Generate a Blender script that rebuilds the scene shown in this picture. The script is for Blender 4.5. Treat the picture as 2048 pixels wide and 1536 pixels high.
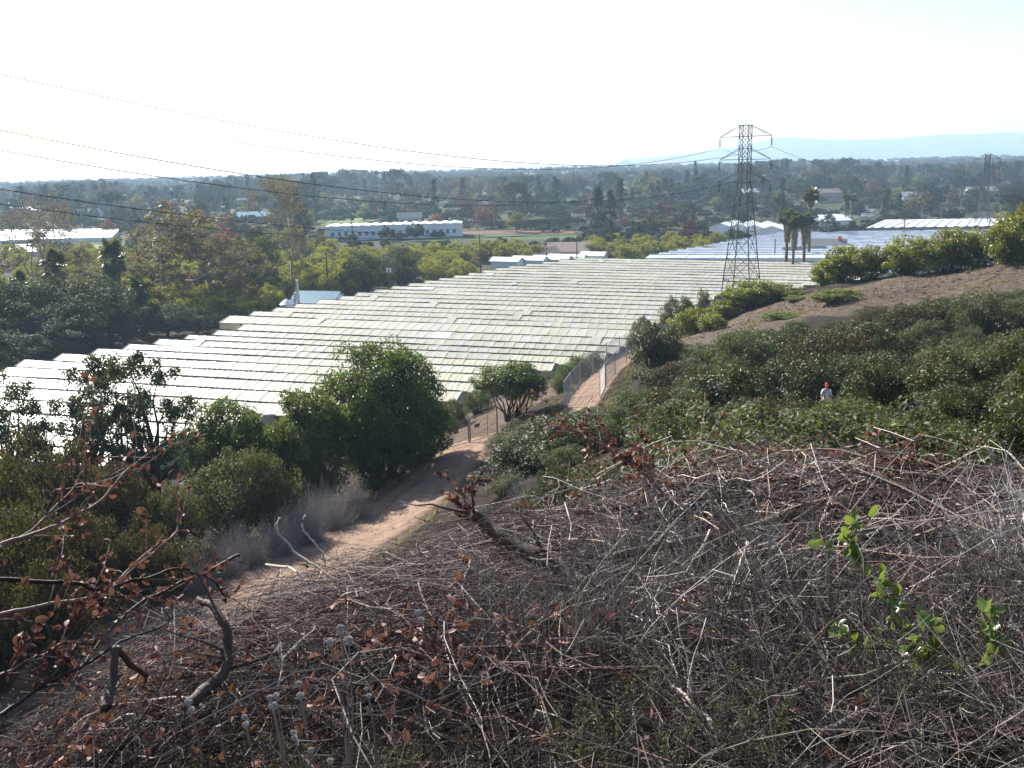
import bpy, math
import numpy as np
from mathutils import Matrix, Vector

for _o in list(bpy.data.objects):
    bpy.data.objects.remove(_o)
S = bpy.context.scene
COL = S.collection
RNG = np.random.default_rng(7)

# ------------------------------------------------------------------ camera
F_PX = 1900.0                       # focal length in pixels of the 2048 px wide photograph
PITCH, ROLL, CAM_Z = math.radians(13.1), math.radians(1.5), 25.0
_fwd = np.array([0, math.cos(PITCH), -math.sin(PITCH)])
_rt = np.array([1.0, 0, 0]); _up = np.cross(_rt, _fwd)
CR = _rt * math.cos(ROLL) - _up * math.sin(ROLL)
CU = _rt * math.sin(ROLL) + _up * math.cos(ROLL)
CW = _fwd
cam_d = bpy.data.cameras.new('camera'); cam = bpy.data.objects.new('camera', cam_d); COL.objects.link(cam)
cam_d.sensor_width = 36.0; cam_d.lens = 36.0 * F_PX / 2048.0
cam_d.clip_start = 0.1; cam_d.clip_end = 60000.0
_m = Matrix((tuple(CR), tuple(CU), tuple(-CW))).transposed().to_4x4()
_m.translation = Vector((0, 0, CAM_Z))
cam.matrix_world = _m
S.camera = cam

# ------------------------------------------------------------------ world, sun, exposure
SUN_AZ, SUN_EL = math.radians(-37), math.radians(30)    # azimuth from +Y, negative = left
w = bpy.data.worlds.new('World'); S.world = w; w.use_nodes = True
nt = w.node_tree; nt.nodes.clear()
_out = nt.nodes.new('ShaderNodeOutputWorld'); _bg = nt.nodes.new('ShaderNodeBackground')
_sky = nt.nodes.new('ShaderNodeTexSky'); _sky.sky_type = 'NISHITA'; _sky.sun_disc = False
_sky.sun_elevation = SUN_EL; _sky.sun_rotation = SUN_AZ
_sky.air_density = 1.0; _sky.dust_density = 1.2; _sky.ozone_density = 1.0; _sky.altitude = 30
_bg.inputs['Strength'].default_value = 0.083
nt.links.new(_sky.outputs[0], _bg.inputs['Color']); nt.links.new(_bg.outputs[0], _out.inputs[0])
sun_d = bpy.data.lights.new('sun', 'SUN'); sun = bpy.data.objects.new('sun', sun_d); COL.objects.link(sun)
sun_d.energy = 5.0; sun_d.angle = math.radians(0.53); sun_d.color = (1.0, 0.955, 0.89)
SUN_DIR = Vector((math.sin(SUN_AZ) * math.cos(SUN_EL), math.cos(SUN_AZ) * math.cos(SUN_EL), math.sin(SUN_EL)))
sun.rotation_euler = SUN_DIR.to_track_quat('Z', 'Y').to_euler()
sun.location = (0, 0, 120)
S.view_settings.view_transform = 'Standard'; S.view_settings.look = 'None'
S.view_settings.exposure = 1.38; S.view_settings.gamma = 1.0; S.view_settings.use_curve_mapping = False
S.cycles.volume_bounces = 1; S.cycles.max_bounces = 8; S.cycles.transparent_max_bounces = 12
S.cycles.sample_clamp_indirect = 8.0

# ------------------------------------------------------------------ pixel helpers
def ray(px, py):
    return CW + CR * (px - 1024) / F_PX - CU * (py - 768) / F_PX
def at_y(px, py, y):
    d = ray(px, py); return d * (y / d[1]) + np.array([0, 0, CAM_Z])
def at_z(px, py, z):
    d = ray(px, py); return d * ((z - CAM_Z) / d[2]) + np.array([0, 0, CAM_Z])
def proj(p):
    q = np.asarray(p, float) - [0, 0, CAM_Z]; k = q @ CW
    return 1024 + F_PX * (q @ CR) / k, 768 - F_PX * (q @ CU) / k

# ------------------------------------------------------------------ mesh helpers
class MB:
    """collects vertices and quads / triangles; build() links ONE mesh object"""
    def __init__(s): s.v = []; s.f3 = []; s.f4 = []; s.a3 = []; s.a4 = []; s.n = 0
    def add(s, v, f, a=0.5):
        v = np.asarray(v, float).reshape(-1, 3); f = np.asarray(f, int)
        aa = np.broadcast_to(np.asarray(a, float), (len(f),)) if np.ndim(a) else np.full(len(f), float(a))
        if f.shape[1] == 4: s.f4.append(f + s.n); s.a4.append(aa)
        else: s.f3.append(f + s.n); s.a3.append(aa)
        s.v.append(v); s.n += len(v); return s
    def box(s, c, size, rot=None, a=0.5):
        hx, hy, hz = np.asarray(size, float) / 2
        v = np.array([[x, y, z] for z in (-hz, hz) for y in (-hy, hy) for x in (-hx, hx)])
        if rot is not None: v = v @ np.asarray(rot).T
        v = v + np.asarray(c, float)
        return s.add(v, [[0, 2, 3, 1], [4, 5, 7, 6], [0, 1, 5, 4], [2, 6, 7, 3], [0, 4, 6, 2], [1, 3, 7, 5]], a)
    def bar(s, p, q, w, h=None, a=0.5):
        p = np.asarray(p, float); q = np.asarray(q, float); h = h or w; d = q - p; L = np.linalg.norm(d); d = d / L
        up = np.array([0, 0, 1.0]) if abs(d[2]) < .95 else np.array([0, 1.0, 0])
        sx = np.cross(d, up); sx /= np.linalg.norm(sx); sz = np.cross(sx, d)
        return s.box((p + q) / 2, (L, w, h), np.stack([d, sx, sz], 1), a)
    def tubes(s, paths, radii, sides=4, a=0.5):
        """paths (N,K,3), radii (N,K)"""
        P = np.asarray(paths, float)
        if P.ndim == 2: P = P[None]
        N, K, _ = P.shape; R = np.broadcast_to(np.asarray(radii, float), (N, K))
        T = np.gradient(P, axis=1); T /= np.linalg.norm(T, axis=2, keepdims=True) + 1e-9
        ref = np.where(np.abs(T[..., 2:3]) > .9, np.array([1.0, 0, 0]), np.array([0, 0, 1.0]))
        A = np.cross(T, ref); A /= np.linalg.norm(A, axis=2, keepdims=True) + 1e-9; B = np.cross(T, A)
        th = np.arange(sides) * 2 * np.pi / sides
        V = P[:, :, None, :] + R[:, :, None, None] * (np.cos(th)[None, None, :, None] * A[:, :, None] + np.sin(th)[None, None, :, None] * B[:, :, None])
        idx = np.arange(N * K * sides).reshape(N, K, sides); nx = np.roll(idx, -1, 2)
        f = np.stack([idx[:, :-1], nx[:, :-1], nx[:, 1:], idx[:, 1:]], -1).reshape(-1, 4)
        aa = a
        if np.ndim(a) == 1 and len(a) == N: aa = np.repeat(np.asarray(a), (K - 1) * sides)
        s.add(V.reshape(-1, 3), f, aa)
        if sides >= 4:
            for e in (0, K - 1):
                base = s.n - N * K * sides
                ring = idx[:, e] if e else idx[:, e, ::-1]
                if sides == 4: s.f4.append(ring + base); s.a4.append(np.full(N, .5))
                else:
                    for k in range(1, sides - 1):
                        s.f3.append(np.stack([ring[:, 0], ring[:, k], ring[:, k + 1]], 1) + base); s.a3.append(np.full(N, .5))
        return s
    def prism(s, poly, p0, p1, a=0.5):
        """extrude a closed 3D polygon by p1-p0"""
        A = np.asarray(poly, float); n = len(A); d = np.asarray(p1, float) - np.asarray(p0, float)
        V = np.concatenate([A, A + d]); f = [[i, (i + 1) % n, n + (i + 1) % n, n + i] for i in range(n)]
        s.add(V, f, a); b = s.n - 2 * n
        for k in range(1, n - 1):
            s.f3.append(np.array([[b, b + k + 1, b + k], [b + n, b + n + k, b + n + k + 1]])); s.a3.append(np.full(2, np.mean(a)))
        return s
    def mesh(s, name, mat, smooth=False):
        V = np.concatenate(s.v); me = bpy.data.meshes.new(name)
        F4 = np.concatenate(s.f4) if s.f4 else np.zeros((0, 4), int); F3 = np.concatenate(s.f3) if s.f3 else np.zeros((0, 3), int)
        at = np.concatenate((s.a4 or [np.zeros(0)]) + (s.a3 or [np.zeros(0)]))
        nl = F4.size + F3.size; npol = len(F4) + len(F3)
        me.vertices.add(len(V)); me.vertices.foreach_set('co', V.ravel())
        me.loops.add(nl); me.loops.foreach_set('vertex_index', np.concatenate([F4.ravel(), F3.ravel()]).astype(np.int32))
        me.polygons.add(npol)
        ls = np.concatenate([np.arange(len(F4)) * 4, F4.size + np.arange(len(F3)) * 3]).astype(np.int32)
        me.polygons.foreach_set('loop_start', ls)
        me.polygons.foreach_set('use_smooth', np.full(npol, smooth))
        me.update(calc_edges=True); me.validate()
        if len(me.polygons) == npol:
            t = me.attributes.new('tone', 'FLOAT', 'FACE'); t.data.foreach_set('value', at.astype(np.float32))
        me.materials.append(mat)
        return me
    def build(s, name, mat, parent=None, smooth=False, loc=None):
        o = bpy.data.objects.new(name, s.mesh(name, mat, smooth)); COL.objects.link(o)
        if parent is not None: o.parent = parent
        if loc is not None: o.location = loc
        return o

def obj(name, me, parent=None, loc=None, rot=None, scale=None):
    o = bpy.data.objects.new(name, me); COL.objects.link(o)
    if parent is not None: o.parent = parent
    if loc is not None: o.location = loc
    if rot is not None: o.rotation_euler = rot
    if scale is not None: o.scale = scale
    return o
def tag(o, label, cat, group=None):
    o['label'] = label; o['category'] = cat
    if group: o['group'] = group
    return o
def thing(name, label, cat, loc=(0, 0, 0), rz=0.0, group=None, scale=None):
    o = bpy.data.objects.new(name, None); COL.objects.link(o); o.empty_display_size = .3
    o.location = loc; o.rotation_euler = (0, 0, rz)
    if scale is not None: o.scale = scale
    return tag(o, label, cat, group)
def structure(o): o['kind'] = 'structure'; return o
def stuff(o, label=None, cat=None):
    o['kind'] = 'stuff'
    if label: o['label'] = label; o['category'] = cat
    return o

# ------------------------------------------------------------------ materials
def lin(c): return tuple(c) + (1.0,) if len(c) == 3 else tuple(c)
def new_mat(name):
    m = bpy.data.materials.new(name); m.use_nodes = True; t = m.node_tree; t.nodes.clear()
    o = t.nodes.new('ShaderNodeOutputMaterial'); return m, t, o
def ramp(t, fac, stops):
    r = t.nodes.new('ShaderNodeValToRGB'); e = r.color_ramp.elements
    while len(e) < len(stops): e.new(0.5)
    for i, (p, c) in enumerate(stops): e[i].position = p; e[i].color = lin(c)
    t.links.new(fac, r.inputs[0]); return r.outputs[0]
def noise(t, scale, detail=4, coord='Object', rough=.6, vec=None):
    n = t.nodes.new('ShaderNodeTexNoise'); n.inputs['Scale'].default_value = scale; n.inputs['Detail'].default_value = detail
    n.inputs['Roughness'].default_value = rough
    if vec is None:
        tc = t.nodes.new('ShaderNodeTexCoord'); vec = tc.outputs[coord]
    t.links.new(vec, n.inputs['Vector']); return n.outputs['Fac']
def math_n(t, op, a, b=None, c=None):
    n = t.nodes.new('ShaderNodeMath'); n.operation = op
    for i, x in enumerate((a, b, c)):
        if x is None: continue
        if isinstance(x, (int, float)): n.inputs[i].default_value = x
        else: t.links.new(x, n.inputs[i])
    return n.outputs[0]
def mixc(t, fac, a, b, blend='MIX'):
    n = t.nodes.new('ShaderNodeMix'); n.data_type = 'RGBA'; n.blend_type = blend
    for k, x in ((0, fac), (6, a), (7, b)):
        if isinstance(x, (int, float)): n.inputs[k].default_value = x
        elif isinstance(x, tuple): n.inputs[k].default_value = lin(x)
        else: t.links.new(x, n.inputs[k])
    return n.outputs[2]
def attr(t, name='tone'):
    n = t.nodes.new('ShaderNodeAttribute'); n.attribute_name = name; return n.outputs['Fac']
def bsdf(t, out, color, rough=.8, spec=.3, metal=0, bump=None, bump_d=.05, trans=0.0, tcol=None):
    b = t.nodes.new('ShaderNodeBsdfPrincipled')
    if isinstance(color, tuple): b.inputs['Base Color'].default_value = lin(color)
    else: t.links.new(color, b.inputs['Base Color'])
    b.inputs['Roughness'].default_value = rough; b.inputs['Specular IOR Level'].default_value = spec; b.inputs['Metallic'].default_value = metal
    if bump is not None:
        n = t.nodes.new('ShaderNodeBump'); n.inputs['Distance'].default_value = bump_d; n.inputs['Strength'].default_value = 1.0
        t.links.new(bump, n.inputs['Height']); t.links.new(n.outputs[0], b.inputs['Normal'])
    sh = b.outputs[0]
    if trans > 0:
        tr = t.nodes.new('ShaderNodeBsdfTranslucent')
        tc = tcol if tcol is not None else color
        if isinstance(tc, tuple): tr.inputs[0].default_value = lin(tc)
        else: t.links.new(tc, tr.inputs[0])
        mx = t.nodes.new('ShaderNodeMixShader'); mx.inputs[0].default_value = trans
        t.links.new(sh, mx.inputs[1]); t.links.new(tr.outputs[0], mx.inputs[2]); sh = mx.outputs[0]
    t.links.new(sh, out.inputs[0]); return b
def plain(name, c, rough=.7, spec=.3, metal=0, var=.25, scale=3.0):
    m, t, o = new_mat(name)
    col = mixc(t, noise(t, scale, 5), tuple(x * (1 - var) for x in c), tuple(min(1, x * (1 + var)) for x in c))
    bsdf(t, o, col, rough, spec, metal); return m
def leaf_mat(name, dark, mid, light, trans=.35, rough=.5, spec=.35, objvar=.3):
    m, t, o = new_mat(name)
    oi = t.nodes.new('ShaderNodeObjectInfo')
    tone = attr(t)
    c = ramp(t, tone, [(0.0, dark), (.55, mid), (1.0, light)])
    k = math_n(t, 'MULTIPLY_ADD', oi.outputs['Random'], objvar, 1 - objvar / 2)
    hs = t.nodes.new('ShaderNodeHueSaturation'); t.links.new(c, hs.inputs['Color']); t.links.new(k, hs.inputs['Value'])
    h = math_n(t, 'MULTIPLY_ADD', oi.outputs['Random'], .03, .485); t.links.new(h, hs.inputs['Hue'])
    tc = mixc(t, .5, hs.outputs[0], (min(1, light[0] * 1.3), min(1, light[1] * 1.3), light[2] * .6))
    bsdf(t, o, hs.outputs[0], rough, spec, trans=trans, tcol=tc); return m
M = {}
# ------------------------------------------------------------------ terrain height field
def smooth(e0, e1, x):
    t = np.clip((x - e0) / (e1 - e0), 0, 1); return t * t * (3 - 2 * t)
GH_A = -0.02                                            # the greenhouse ground falls a little to the right
ctrl = [(0, 0, 23.4), (0, -8, 25.6), (-12, -6, 23.3), (12, -6, 26.3), (0, -40, 33), (-40, -40, 26), (40, -40, 35), (70, 0, 28), (-60, 0, 16),
        (0, 2.2, 23.1), (0, 3.6, 22.6), (0, 5.5, 21.9), (0, 7.5, 21.3), (.3, 9.5, 20.9), (1.5, 10.2, 21.2), (2.8, 7.5, 21.75), (4.5, 8, 21.55), (6.5, 8.5, 21.8), (4.5, 4, 23.2), (2.5, 4, 22.9), (8, 6, 22.9),
        (-1.4, 6.3, 21.4), (-1.7, 4.2, 22.1), (-3, 6, 20.7), (-4, 4, 21.5), (-6, 6, 19.7), (-9, 4, 19.2),
        (0, 14, 17.3), (-6, 13, 14.6), (-12, 14, 12.8), (6, 14, 19.4), (12, 14, 20.6), (-3, 20, 12.2), (3, 20, 15.2), (-16, 20, 11.0), (-8, 24, 10.0), (2, 30, 11.2),
        (-18, 45, 7.4), (-30, 50, 6), (-12, 60, 4.6), (-25, 68, 2.6), (-40, 75, 2.0), (-60, 60, 4), (-8, 78, 2.0), (-70, 90, 2.5),
        (26, 120, 4.2), (32.6, 135, 3.4), (38, 138, 3), (30, 131, 3.8), (50, 126, 3.0), (78, 125, 5), (110, 112, 13), (95, 92, 16.5), (110, 60, 20), (140, 90, 17), (60, 30, 21), (130, 140, 4),
        (40, 152, 0), (60, 160, -.6), (-60, 126, 2), (-76, 112, 2.2), (-52, 150, 1.0), (-90, 150, 1), (-150, 100, 1), (-150, 200, 0), (0, 240, 0), (150, 240, 0), (180, 170, 1), (-80, 240, 0), (80, 240, -.5)]
for x, y in [(-55, 105), (-30, 92), (-12, 90), (-5, 95), (2, 104), (10, 115), (17, 125), (-40, 140), (-40, 120), (0, 150), (0, 200), (20, 215), (32, 165), (62, 195), (-15, 110), (-25, 165)]:
    ctrl.append((x, y, GH_A * x))
for px, py, d in [(1700, 925, 20), (1900, 905, 20), (2040, 955, 15), (1500, 905, 27), (1350, 870, 38), (1850, 815, 34), (2040, 815, 29), (1650, 842, 40), (1480, 845, 44), (1300, 835, 52),
                  (1900, 750, 52), (2040, 710, 55), (1700, 730, 55), (1500, 750, 60), (1400, 725, 68),
                  (1460, 650, 80), (1560, 640, 82), (1700, 596, 84), (1850, 596, 80), (2040, 606, 72), (2040, 522, 85), (1900, 545, 89), (1750, 560, 93), (1650, 572, 97), (1600, 586, 98), (1520, 602, 100), (1440, 628, 102)]:
    ctrl.append(tuple(at_y(px, py, d)))
ROAD_PX = [(-130, 1420, 9.9), (0, 1370, 9.8), (100, 1335, 9.6), (260, 1285, 9.3), (400, 1230, 9.0), (590, 1150, 8.6), (722, 1075, 8.1), (812, 1015, 7.6), (872, 955, 7.1), (910, 908, 6.6), (938, 880, 6.2), (962, 838, 5.3), (1000, 812, 4.9)]
ROAD = np.array([at_z(a, b, c) for a, b, c in ROAD_PX])
PATH = np.array([at_z(a, b, c) for a, b, c in [(1120, 850, 8.2), (1168, 808, 8.5), (1195, 765, 8.5), (1228, 733, 8.5), (1275, 707, 8.5), (1325, 689, 8.5), (1385, 680, 8.6), (1440, 678, 8.8)]])
ctrl += [tuple(p) for p in ROAD] + [tuple(p) for p in PATH[:-1]]
_gu = np.array([math.cos(math.radians(-17)), math.sin(math.radians(-17))])
for px, py in [(560, 822), (880, 800), (949, 773), (1097, 730), (1143, 717), (1219, 704), (1266, 679), (1340, 632), (1400, 602)]:
    _d = ray(px, py); _t = (4.0 - CAM_Z) / (_d[2] - GH_A * _d[0]); _q = _d[:2] * _t + _gu * 1.6
    ctrl.append((_q[0], _q[1], 2.9))
CT = np.array(ctrl)
def _tps_k(r2): return np.where(r2 > 1e-9, r2 * np.log(np.maximum(r2, 1e-9)) * .5, 0)
_SC = 40.0
_P = CT[:, :2] / _SC; _n = len(_P)
_K = _tps_k(((_P[:, None] - _P[None]) ** 2).sum(-1)) + np.eye(_n) * 2e-3
_Q = np.hstack([np.ones((_n, 1)), _P])
_W = np.linalg.solve(np.block([[_K, _Q], [_Q.T, np.zeros((3, 3))]]), np.concatenate([CT[:, 2], np.zeros(3)]))
def _hash(ix, iy):
    h = np.sin(ix * 127.1 + iy * 311.7) * 43758.5453; return h - np.floor(h)
def vnoise(x, y):
    ix, iy = np.floor(x), np.floor(y); fx, fy = x - ix, y - iy; fx = fx * fx * (3 - 2 * fx); fy = fy * fy * (3 - 2 * fy)
    return (_hash(ix, iy) * (1 - fx) + _hash(ix + 1, iy) * fx) * (1 - fy) + (_hash(ix, iy + 1) * (1 - fx) + _hash(ix + 1, iy + 1) * fx) * fy - .5
def poly_dist(x, y, line):
    best = np.full(np.shape(x), 1e9)
    for a, b in zip(line[:-1, :2], line[1:, :2]):
        d = b - a; t = np.clip(((x - a[0]) * d[0] + (y - a[1]) * d[1]) / (d @ d), 0, 1)
        best = np.minimum(best, np.hypot(x - a[0] - t * d[0], y - a[1] - t * d[1]))
    return best
def far_h(x, y):
    return 7.0 * smooth(450, 1500, y) - 8.5 * smooth(2250, 2600, y)
def H(x, y):
    x = np.asarray(x, float); y = np.asarray(y, float); shp = np.broadcast(x, y).shape
    X = np.broadcast_to(x, shp).ravel(); Y = np.broadcast_to(y, shp).ravel(); z = np.zeros(len(X))
    for i in range(0, len(X), 20000):
        q = np.stack([X[i:i + 20000], Y[i:i + 20000]], 1) / _SC
        z[i:i + 20000] = _tps_k(((q[:, None] - _P[None]) ** 2).sum(-1)) @ _W[:_n] + _W[_n] + q @ _W[_n + 1:]
    r = np.hypot(X * 1.05, Y - 60); k = smooth(150, 215, r)
    z = z * (1 - k) + far_h(X, Y) * k
    near = 1 - smooth(90, 170, np.hypot(X, Y))
    dr = np.minimum(poly_dist(X, Y, ROAD), poly_dist(X, Y, PATH)); off = smooth(2.2, 4.0, dr)
    z = z + near * off * (.35 * vnoise(X / 3.1, Y / 3.1) + .16 * vnoise(X / .9 + 5, Y / .9) + .07 * vnoise(X / .37, Y / .37))
    return z.reshape(shp)
def h1(x, y): return float(H(np.array([x]), np.array([y]))[0])
def hit(px, py, ymin=3.0, ymax=900.0):
    d = ray(px, py); ys = np.geomspace(ymin, ymax, 900); X = d[0] / d[1] * ys; Z = CAM_Z + d[2] / d[1] * ys
    g = Z - H(X, ys); i = np.where(g <= 0)[0]
    if len(i) == 0: return np.array([X[-1], ys[-1], Z[-1]])
    i = i[0]
    if i == 0: return np.array([X[0], ys[0], Z[0]])
    t = g[i - 1] / (g[i - 1] - g[i] + 1e-12); y = ys[i - 1] + t * (ys[i] - ys[i - 1])
    return np.array([d[0] / d[1] * y, y, CAM_Z + d[2] / d[1] * y])

# bare earth strips: the cut bank, the yard behind the gate, the trail
BANK = np.array([hit(*p) for p in [(1420, 668), (1500, 640), (1600, 612), (1700, 596), (1800, 575), (1900, 562), (2040, 545)]])
TRAIL = np.array([hit(*p) for p in [(1160, 815), (1230, 822), (1330, 815), (1430, 830), (1500, 835)]] + [at_y(1650, 842, 40), at_y(1900, 850, 36), at_y(2100, 830, 34)])

def make_terrain():
    xs = np.concatenate([-np.geomspace(160, 9000, 26)[::-1], np.arange(-150, -60, 4.5), np.arange(-60, -9, 1.0), np.arange(-9, 9, .35), np.arange(9, 70, 1.0), np.arange(70, 150, 4.5), np.geomspace(160, 9000, 26)])
    ys = np.concatenate([np.arange(-320, -40, 40), np.arange(-40, 0, 3), np.arange(0, 12, .3), np.arange(12, 110, .85), np.arange(110, 220, 2.5), np.geomspace(222, 2640, 60)])
    X, Y = np.meshgrid(xs, ys); Z = H(X, Y)
    nx, ny = len(xs), len(ys); i = np.arange(nx * ny).reshape(ny, nx)
    f = np.stack([i[:-1, :-1], i[:-1, 1:], i[1:, 1:], i[1:, :-1]], -1).reshape(-1, 4)
    cx = X.ravel(); cy = Y.ravel()
    bare = np.maximum.reduce([1 - smooth(4.5, 9.0, poly_dist(cx, cy, BANK)), 1 - smooth(.8, 2.0, poly_dist(cx, cy, TRAIL)),
                              1 - smooth(2.2, 3.6, poly_dist(cx, cy, ROAD)), 1 - smooth(5, 10, np.hypot(cx - ROAD[-1, 0] + 2, cy - ROAD[-1, 1] + 2))])
    o = MB().add(np.stack([X, Y, Z], -1).reshape(-1, 3), f, 0).build('ground', M['ground'], smooth=True)
    a = o.data.attributes.new('bare', 'FLOAT', 'POINT'); a.data.foreach_set('value', bare.astype(np.float32))
    a = o.data.attributes.new('plain', 'FLOAT', 'POINT'); a.data.foreach_set('value', smooth(120, 220, np.hypot(cx, cy)).astype(np.float32))
    structure(o)
def ribbon(line, width, name, mat, lift=.05, seg=.4, across=25, rut=0.0):
    d = np.r_[0, np.cumsum(np.linalg.norm(np.diff(line[:, :2], axis=0), axis=1))]
    s = np.arange(0, d[-1], seg); cx = np.interp(s, d, line[:, 0]); cy = np.interp(s, d, line[:, 1])
    k = np.ones(9) / 9
    cx[4:-4] = np.convolve(cx, k, 'valid'); cy[4:-4] = np.convolve(cy, k, 'valid')
    tx, ty = np.gradient(cx), np.gradient(cy); L = np.hypot(tx, ty); nx, ny = -ty / L, tx / L
    w = np.linspace(-1, 1, across); ww = width / 2 * (1 + .16 * vnoise(s / 1.3, s * 0 + 3) + .1 * vnoise(s / .4, s * 0 + 9))
    X = cx[:, None] + nx[:, None] * w * ww[:, None]; Y = cy[:, None] + ny[:, None] * w * ww[:, None]
    Z = H(X, Y) + lift - .12 * (np.abs(w) > .99) + rut * (-np.exp(-((np.abs(w) - .5) / .14) ** 2))[None]
    i = np.arange(X.size).reshape(X.shape); f = np.stack([i[:-1, :-1], i[:-1, 1:], i[1:, 1:], i[1:, :-1]], -1).reshape(-1, 4)
    tone = np.broadcast_to((1 - np.abs((w[:-1] + w[1:]) / 2))[None], (len(s) - 1, across - 1)).ravel()
    o = structure(MB().add(np.stack([X, Y, Z], -1).reshape(-1, 3), f, tone).build(name, mat, smooth=True))
    ss, wm = np.meshgrid(s[:-1], (w[:-1] + w[1:]) / 2, indexing='ij'); wob = .12 * vnoise(ss / 4, ss * 0)
    st = np.clip(.5 + 1.3 * vnoise(ss / 3.5 + 7, (wm + wob) * 9) + .9 * vnoise(ss / 1.1, (wm + wob) * 16), 0, 1) * (.35 + .65 * np.exp(-((np.abs(wm + wob) - .45) / .2) ** 2))
    a = o.data.attributes.new('streak', 'FLOAT', 'FACE'); a.data.foreach_set('value', st.ravel().astype(np.float32))
    return o

def ground_material():
    m, t, o = new_mat('ground soil and dry litter')
    soil = ramp(t, noise(t, 1.7, 8), [(.3, (.065, .046, .034)), (.55, (.125, .092, .069)), (.8, (.20, .152, .118))])
    litter = ramp(t, noise(t, .6, 8, rough=.75), [(.32, (.014, .010, .008)), (.5, (.034, .025, .018)), (.68, (.072, .054, .040)), (.85, (.12, .092, .070))])
    k = math_n(t, 'ADD', attr(t, 'bare'), math_n(t, 'MULTIPLY_ADD', noise(t, .9, 5), 1.1, -.55))
    k3 = ramp(t, k, [(.35, (0, 0, 0)), (.65, (1, 1, 1))])
    c = mixc(t, k3, litter, soil)
    far = ramp(t, noise(t, .02, 8, rough=.7), [(.3, (.022, .030, .014)), (.5, (.045, .050, .024)), (.7, (.08, .075, .042))])
    c = mixc(t, attr(t, 'plain'), c, far)
    bsdf(t, o, c, .95, .1, bump=noise(t, 4, 10, rough=.72), bump_d=.25); return m
def road_material():
    m, t, o = new_mat('packed earth')
    n = noise(t, 2.2, 9); c = ramp(t, n, [(.25, (.18, .122, .086)), (.5, (.285, .195, .142)), (.8, (.37, .265, .195))])
    e = mixc(t, ramp(t, attr(t), [(0, (1, 1, 1)), (.35, (0, 0, 0))]), c, (.12, .08, .055))
    e = mixc(t, math_n(t, 'MULTIPLY', attr(t, 'streak'), .55), e, (.13, .085, .06))
    bsdf(t, o, e, .95, .1, bump=noise(t, 7, 9, rough=.75), bump_d=.09); return m
M['ground'] = ground_material(); M['road'] = road_material()
make_terrain()
ribbon(ROAD[:11], 4.9, 'dirt_road', M['road'], rut=.04)
ribbon(PATH, 3.0, 'dirt_path', M['road'], lift=.06)

def water_material():
    m, t, o = new_mat('sea water'); bsdf(t, o, (.10, .14, .16), .42, 1.0, bump=noise(t, .05, 6), bump_d=1.2); return m
sea = MB().add([(-9500, 2300, 1.6), (9500, 2300, 1.6), (9500, 5400, 1.6), (-9500, 5400, 1.6)], [[0, 1, 2, 3]]).build('sea', water_material()); structure(sea)

def island():
    prof = [(1250, 318), (1330, 312), (1430, 300), (1500, 288), (1545, 276), (1560, 274), (1620, 276), (1660, 280), (1720, 279), (1790, 277), (1850, 272), (1890, 269), (1950, 268), (2010, 265), (2048, 266), (2200, 272), (2400, 262), (2700, 285)]
    px = np.linspace(1250, 2700, 220); py = np.interp(px, [p[0] for p in prof], [p[1] for p in prof])
    y0 = 4600.0; pts = np.array([at_y(a, b, y0) for a, b in zip(px, py)]); top = np.maximum(pts[:, 2], 3)
    rows = []; nb = 17
    for j, v in enumerate(np.linspace(-1, 1, nb)):
        k = max(0, 1 - abs(v)) ** .8
        jag = vnoise(pts[:, 0] / 80 + 9, np.full(len(pts), v * 6)) * 40 * (1 - abs(v)) * (abs(v) > .02)
        rows.append(np.stack([pts[:, 0], np.full(len(pts), y0 + 420 * v) + jag, .8 + (top - .8) * k + jag * .1 * k], 1))
    V = np.array(rows); n = len(px); i = np.arange(nb * n).reshape(nb, n)
    f = np.stack([i[:-1, :-1], i[:-1, 1:], i[1:, 1:], i[1:, :-1]], -1).reshape(-1, 4)
    m, t, o = new_mat('island scrub'); bsdf(t, o, ramp(t, noise(t, .004, 6), [(.3, (.06, .08, .05)), (.7, (.14, .13, .09))]), .95, .1)
    structure(MB().add(V.reshape(-1, 3), f).build('island_hills', m, smooth=True))
island()

def haze():
    m = bpy.data.materials.new('valley haze'); m.use_nodes = True; t = m.node_tree; t.nodes.clear()
    o = t.nodes.new('ShaderNodeOutputMaterial'); v = t.nodes.new('ShaderNodeVolumePrincipled')
    v.inputs['Color'].default_value = (.56, .77, 1.0, 1); v.inputs['Density'].default_value = HAZE_D; v.inputs['Anisotropy'].default_value = .15
    t.links.new(v.outputs[0], o.inputs['Volume'])
    b = MB().box((0, 2600, 48.5), (19800, 6000, 103)).build('haze', m); b['kind'] = 'stuff'; b['label'] = 'pale sea haze lying over the valley and coast'; b['category'] = 'haze'
HAZE_D = 2.1e-4
# ------------------------------------------------------------------ the big plastic-roofed greenhouse
GTH = math.radians(-14.5); GU = np.array([math.cos(GTH), math.sin(GTH), 0]); GV = np.array([-GU[1], GU[0], 0])
RIDGE_Z, DROP = 4.0, 0.48
def gh_pt(px, py, z0=RIDGE_Z):
    d = ray(px, py); t = (z0 - CAM_Z) / (d[2] - GH_A * d[0]); return d * t + np.array([0, 0, CAM_Z])
def gh_world(s, t, z): p = GU * t + GV * s; return np.array([p[0], p[1], z + GH_A * p[0]])
LEFT_ENDS = [(1019.6, 532.3), (994, 536.2), (967.7, 540.8), (939.9, 546.1), (911.2, 551.1), (881.3, 556.4), (852, 561.4), (821.2, 566.6), (787.5, 572.5), (752.4, 578.9), (717.2, 585.1), (685, 592.4), (641, 599.4), (594.7, 607.6), (553.7, 615.1), (509.2, 623), (461.4, 631.5), (489, 648.6), (437, 660.6), (379, 669.8), (321, 678), (261, 688), (198, 697.5), (126.5, 707.7), (51, 719.7), (17, 734)]
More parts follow.
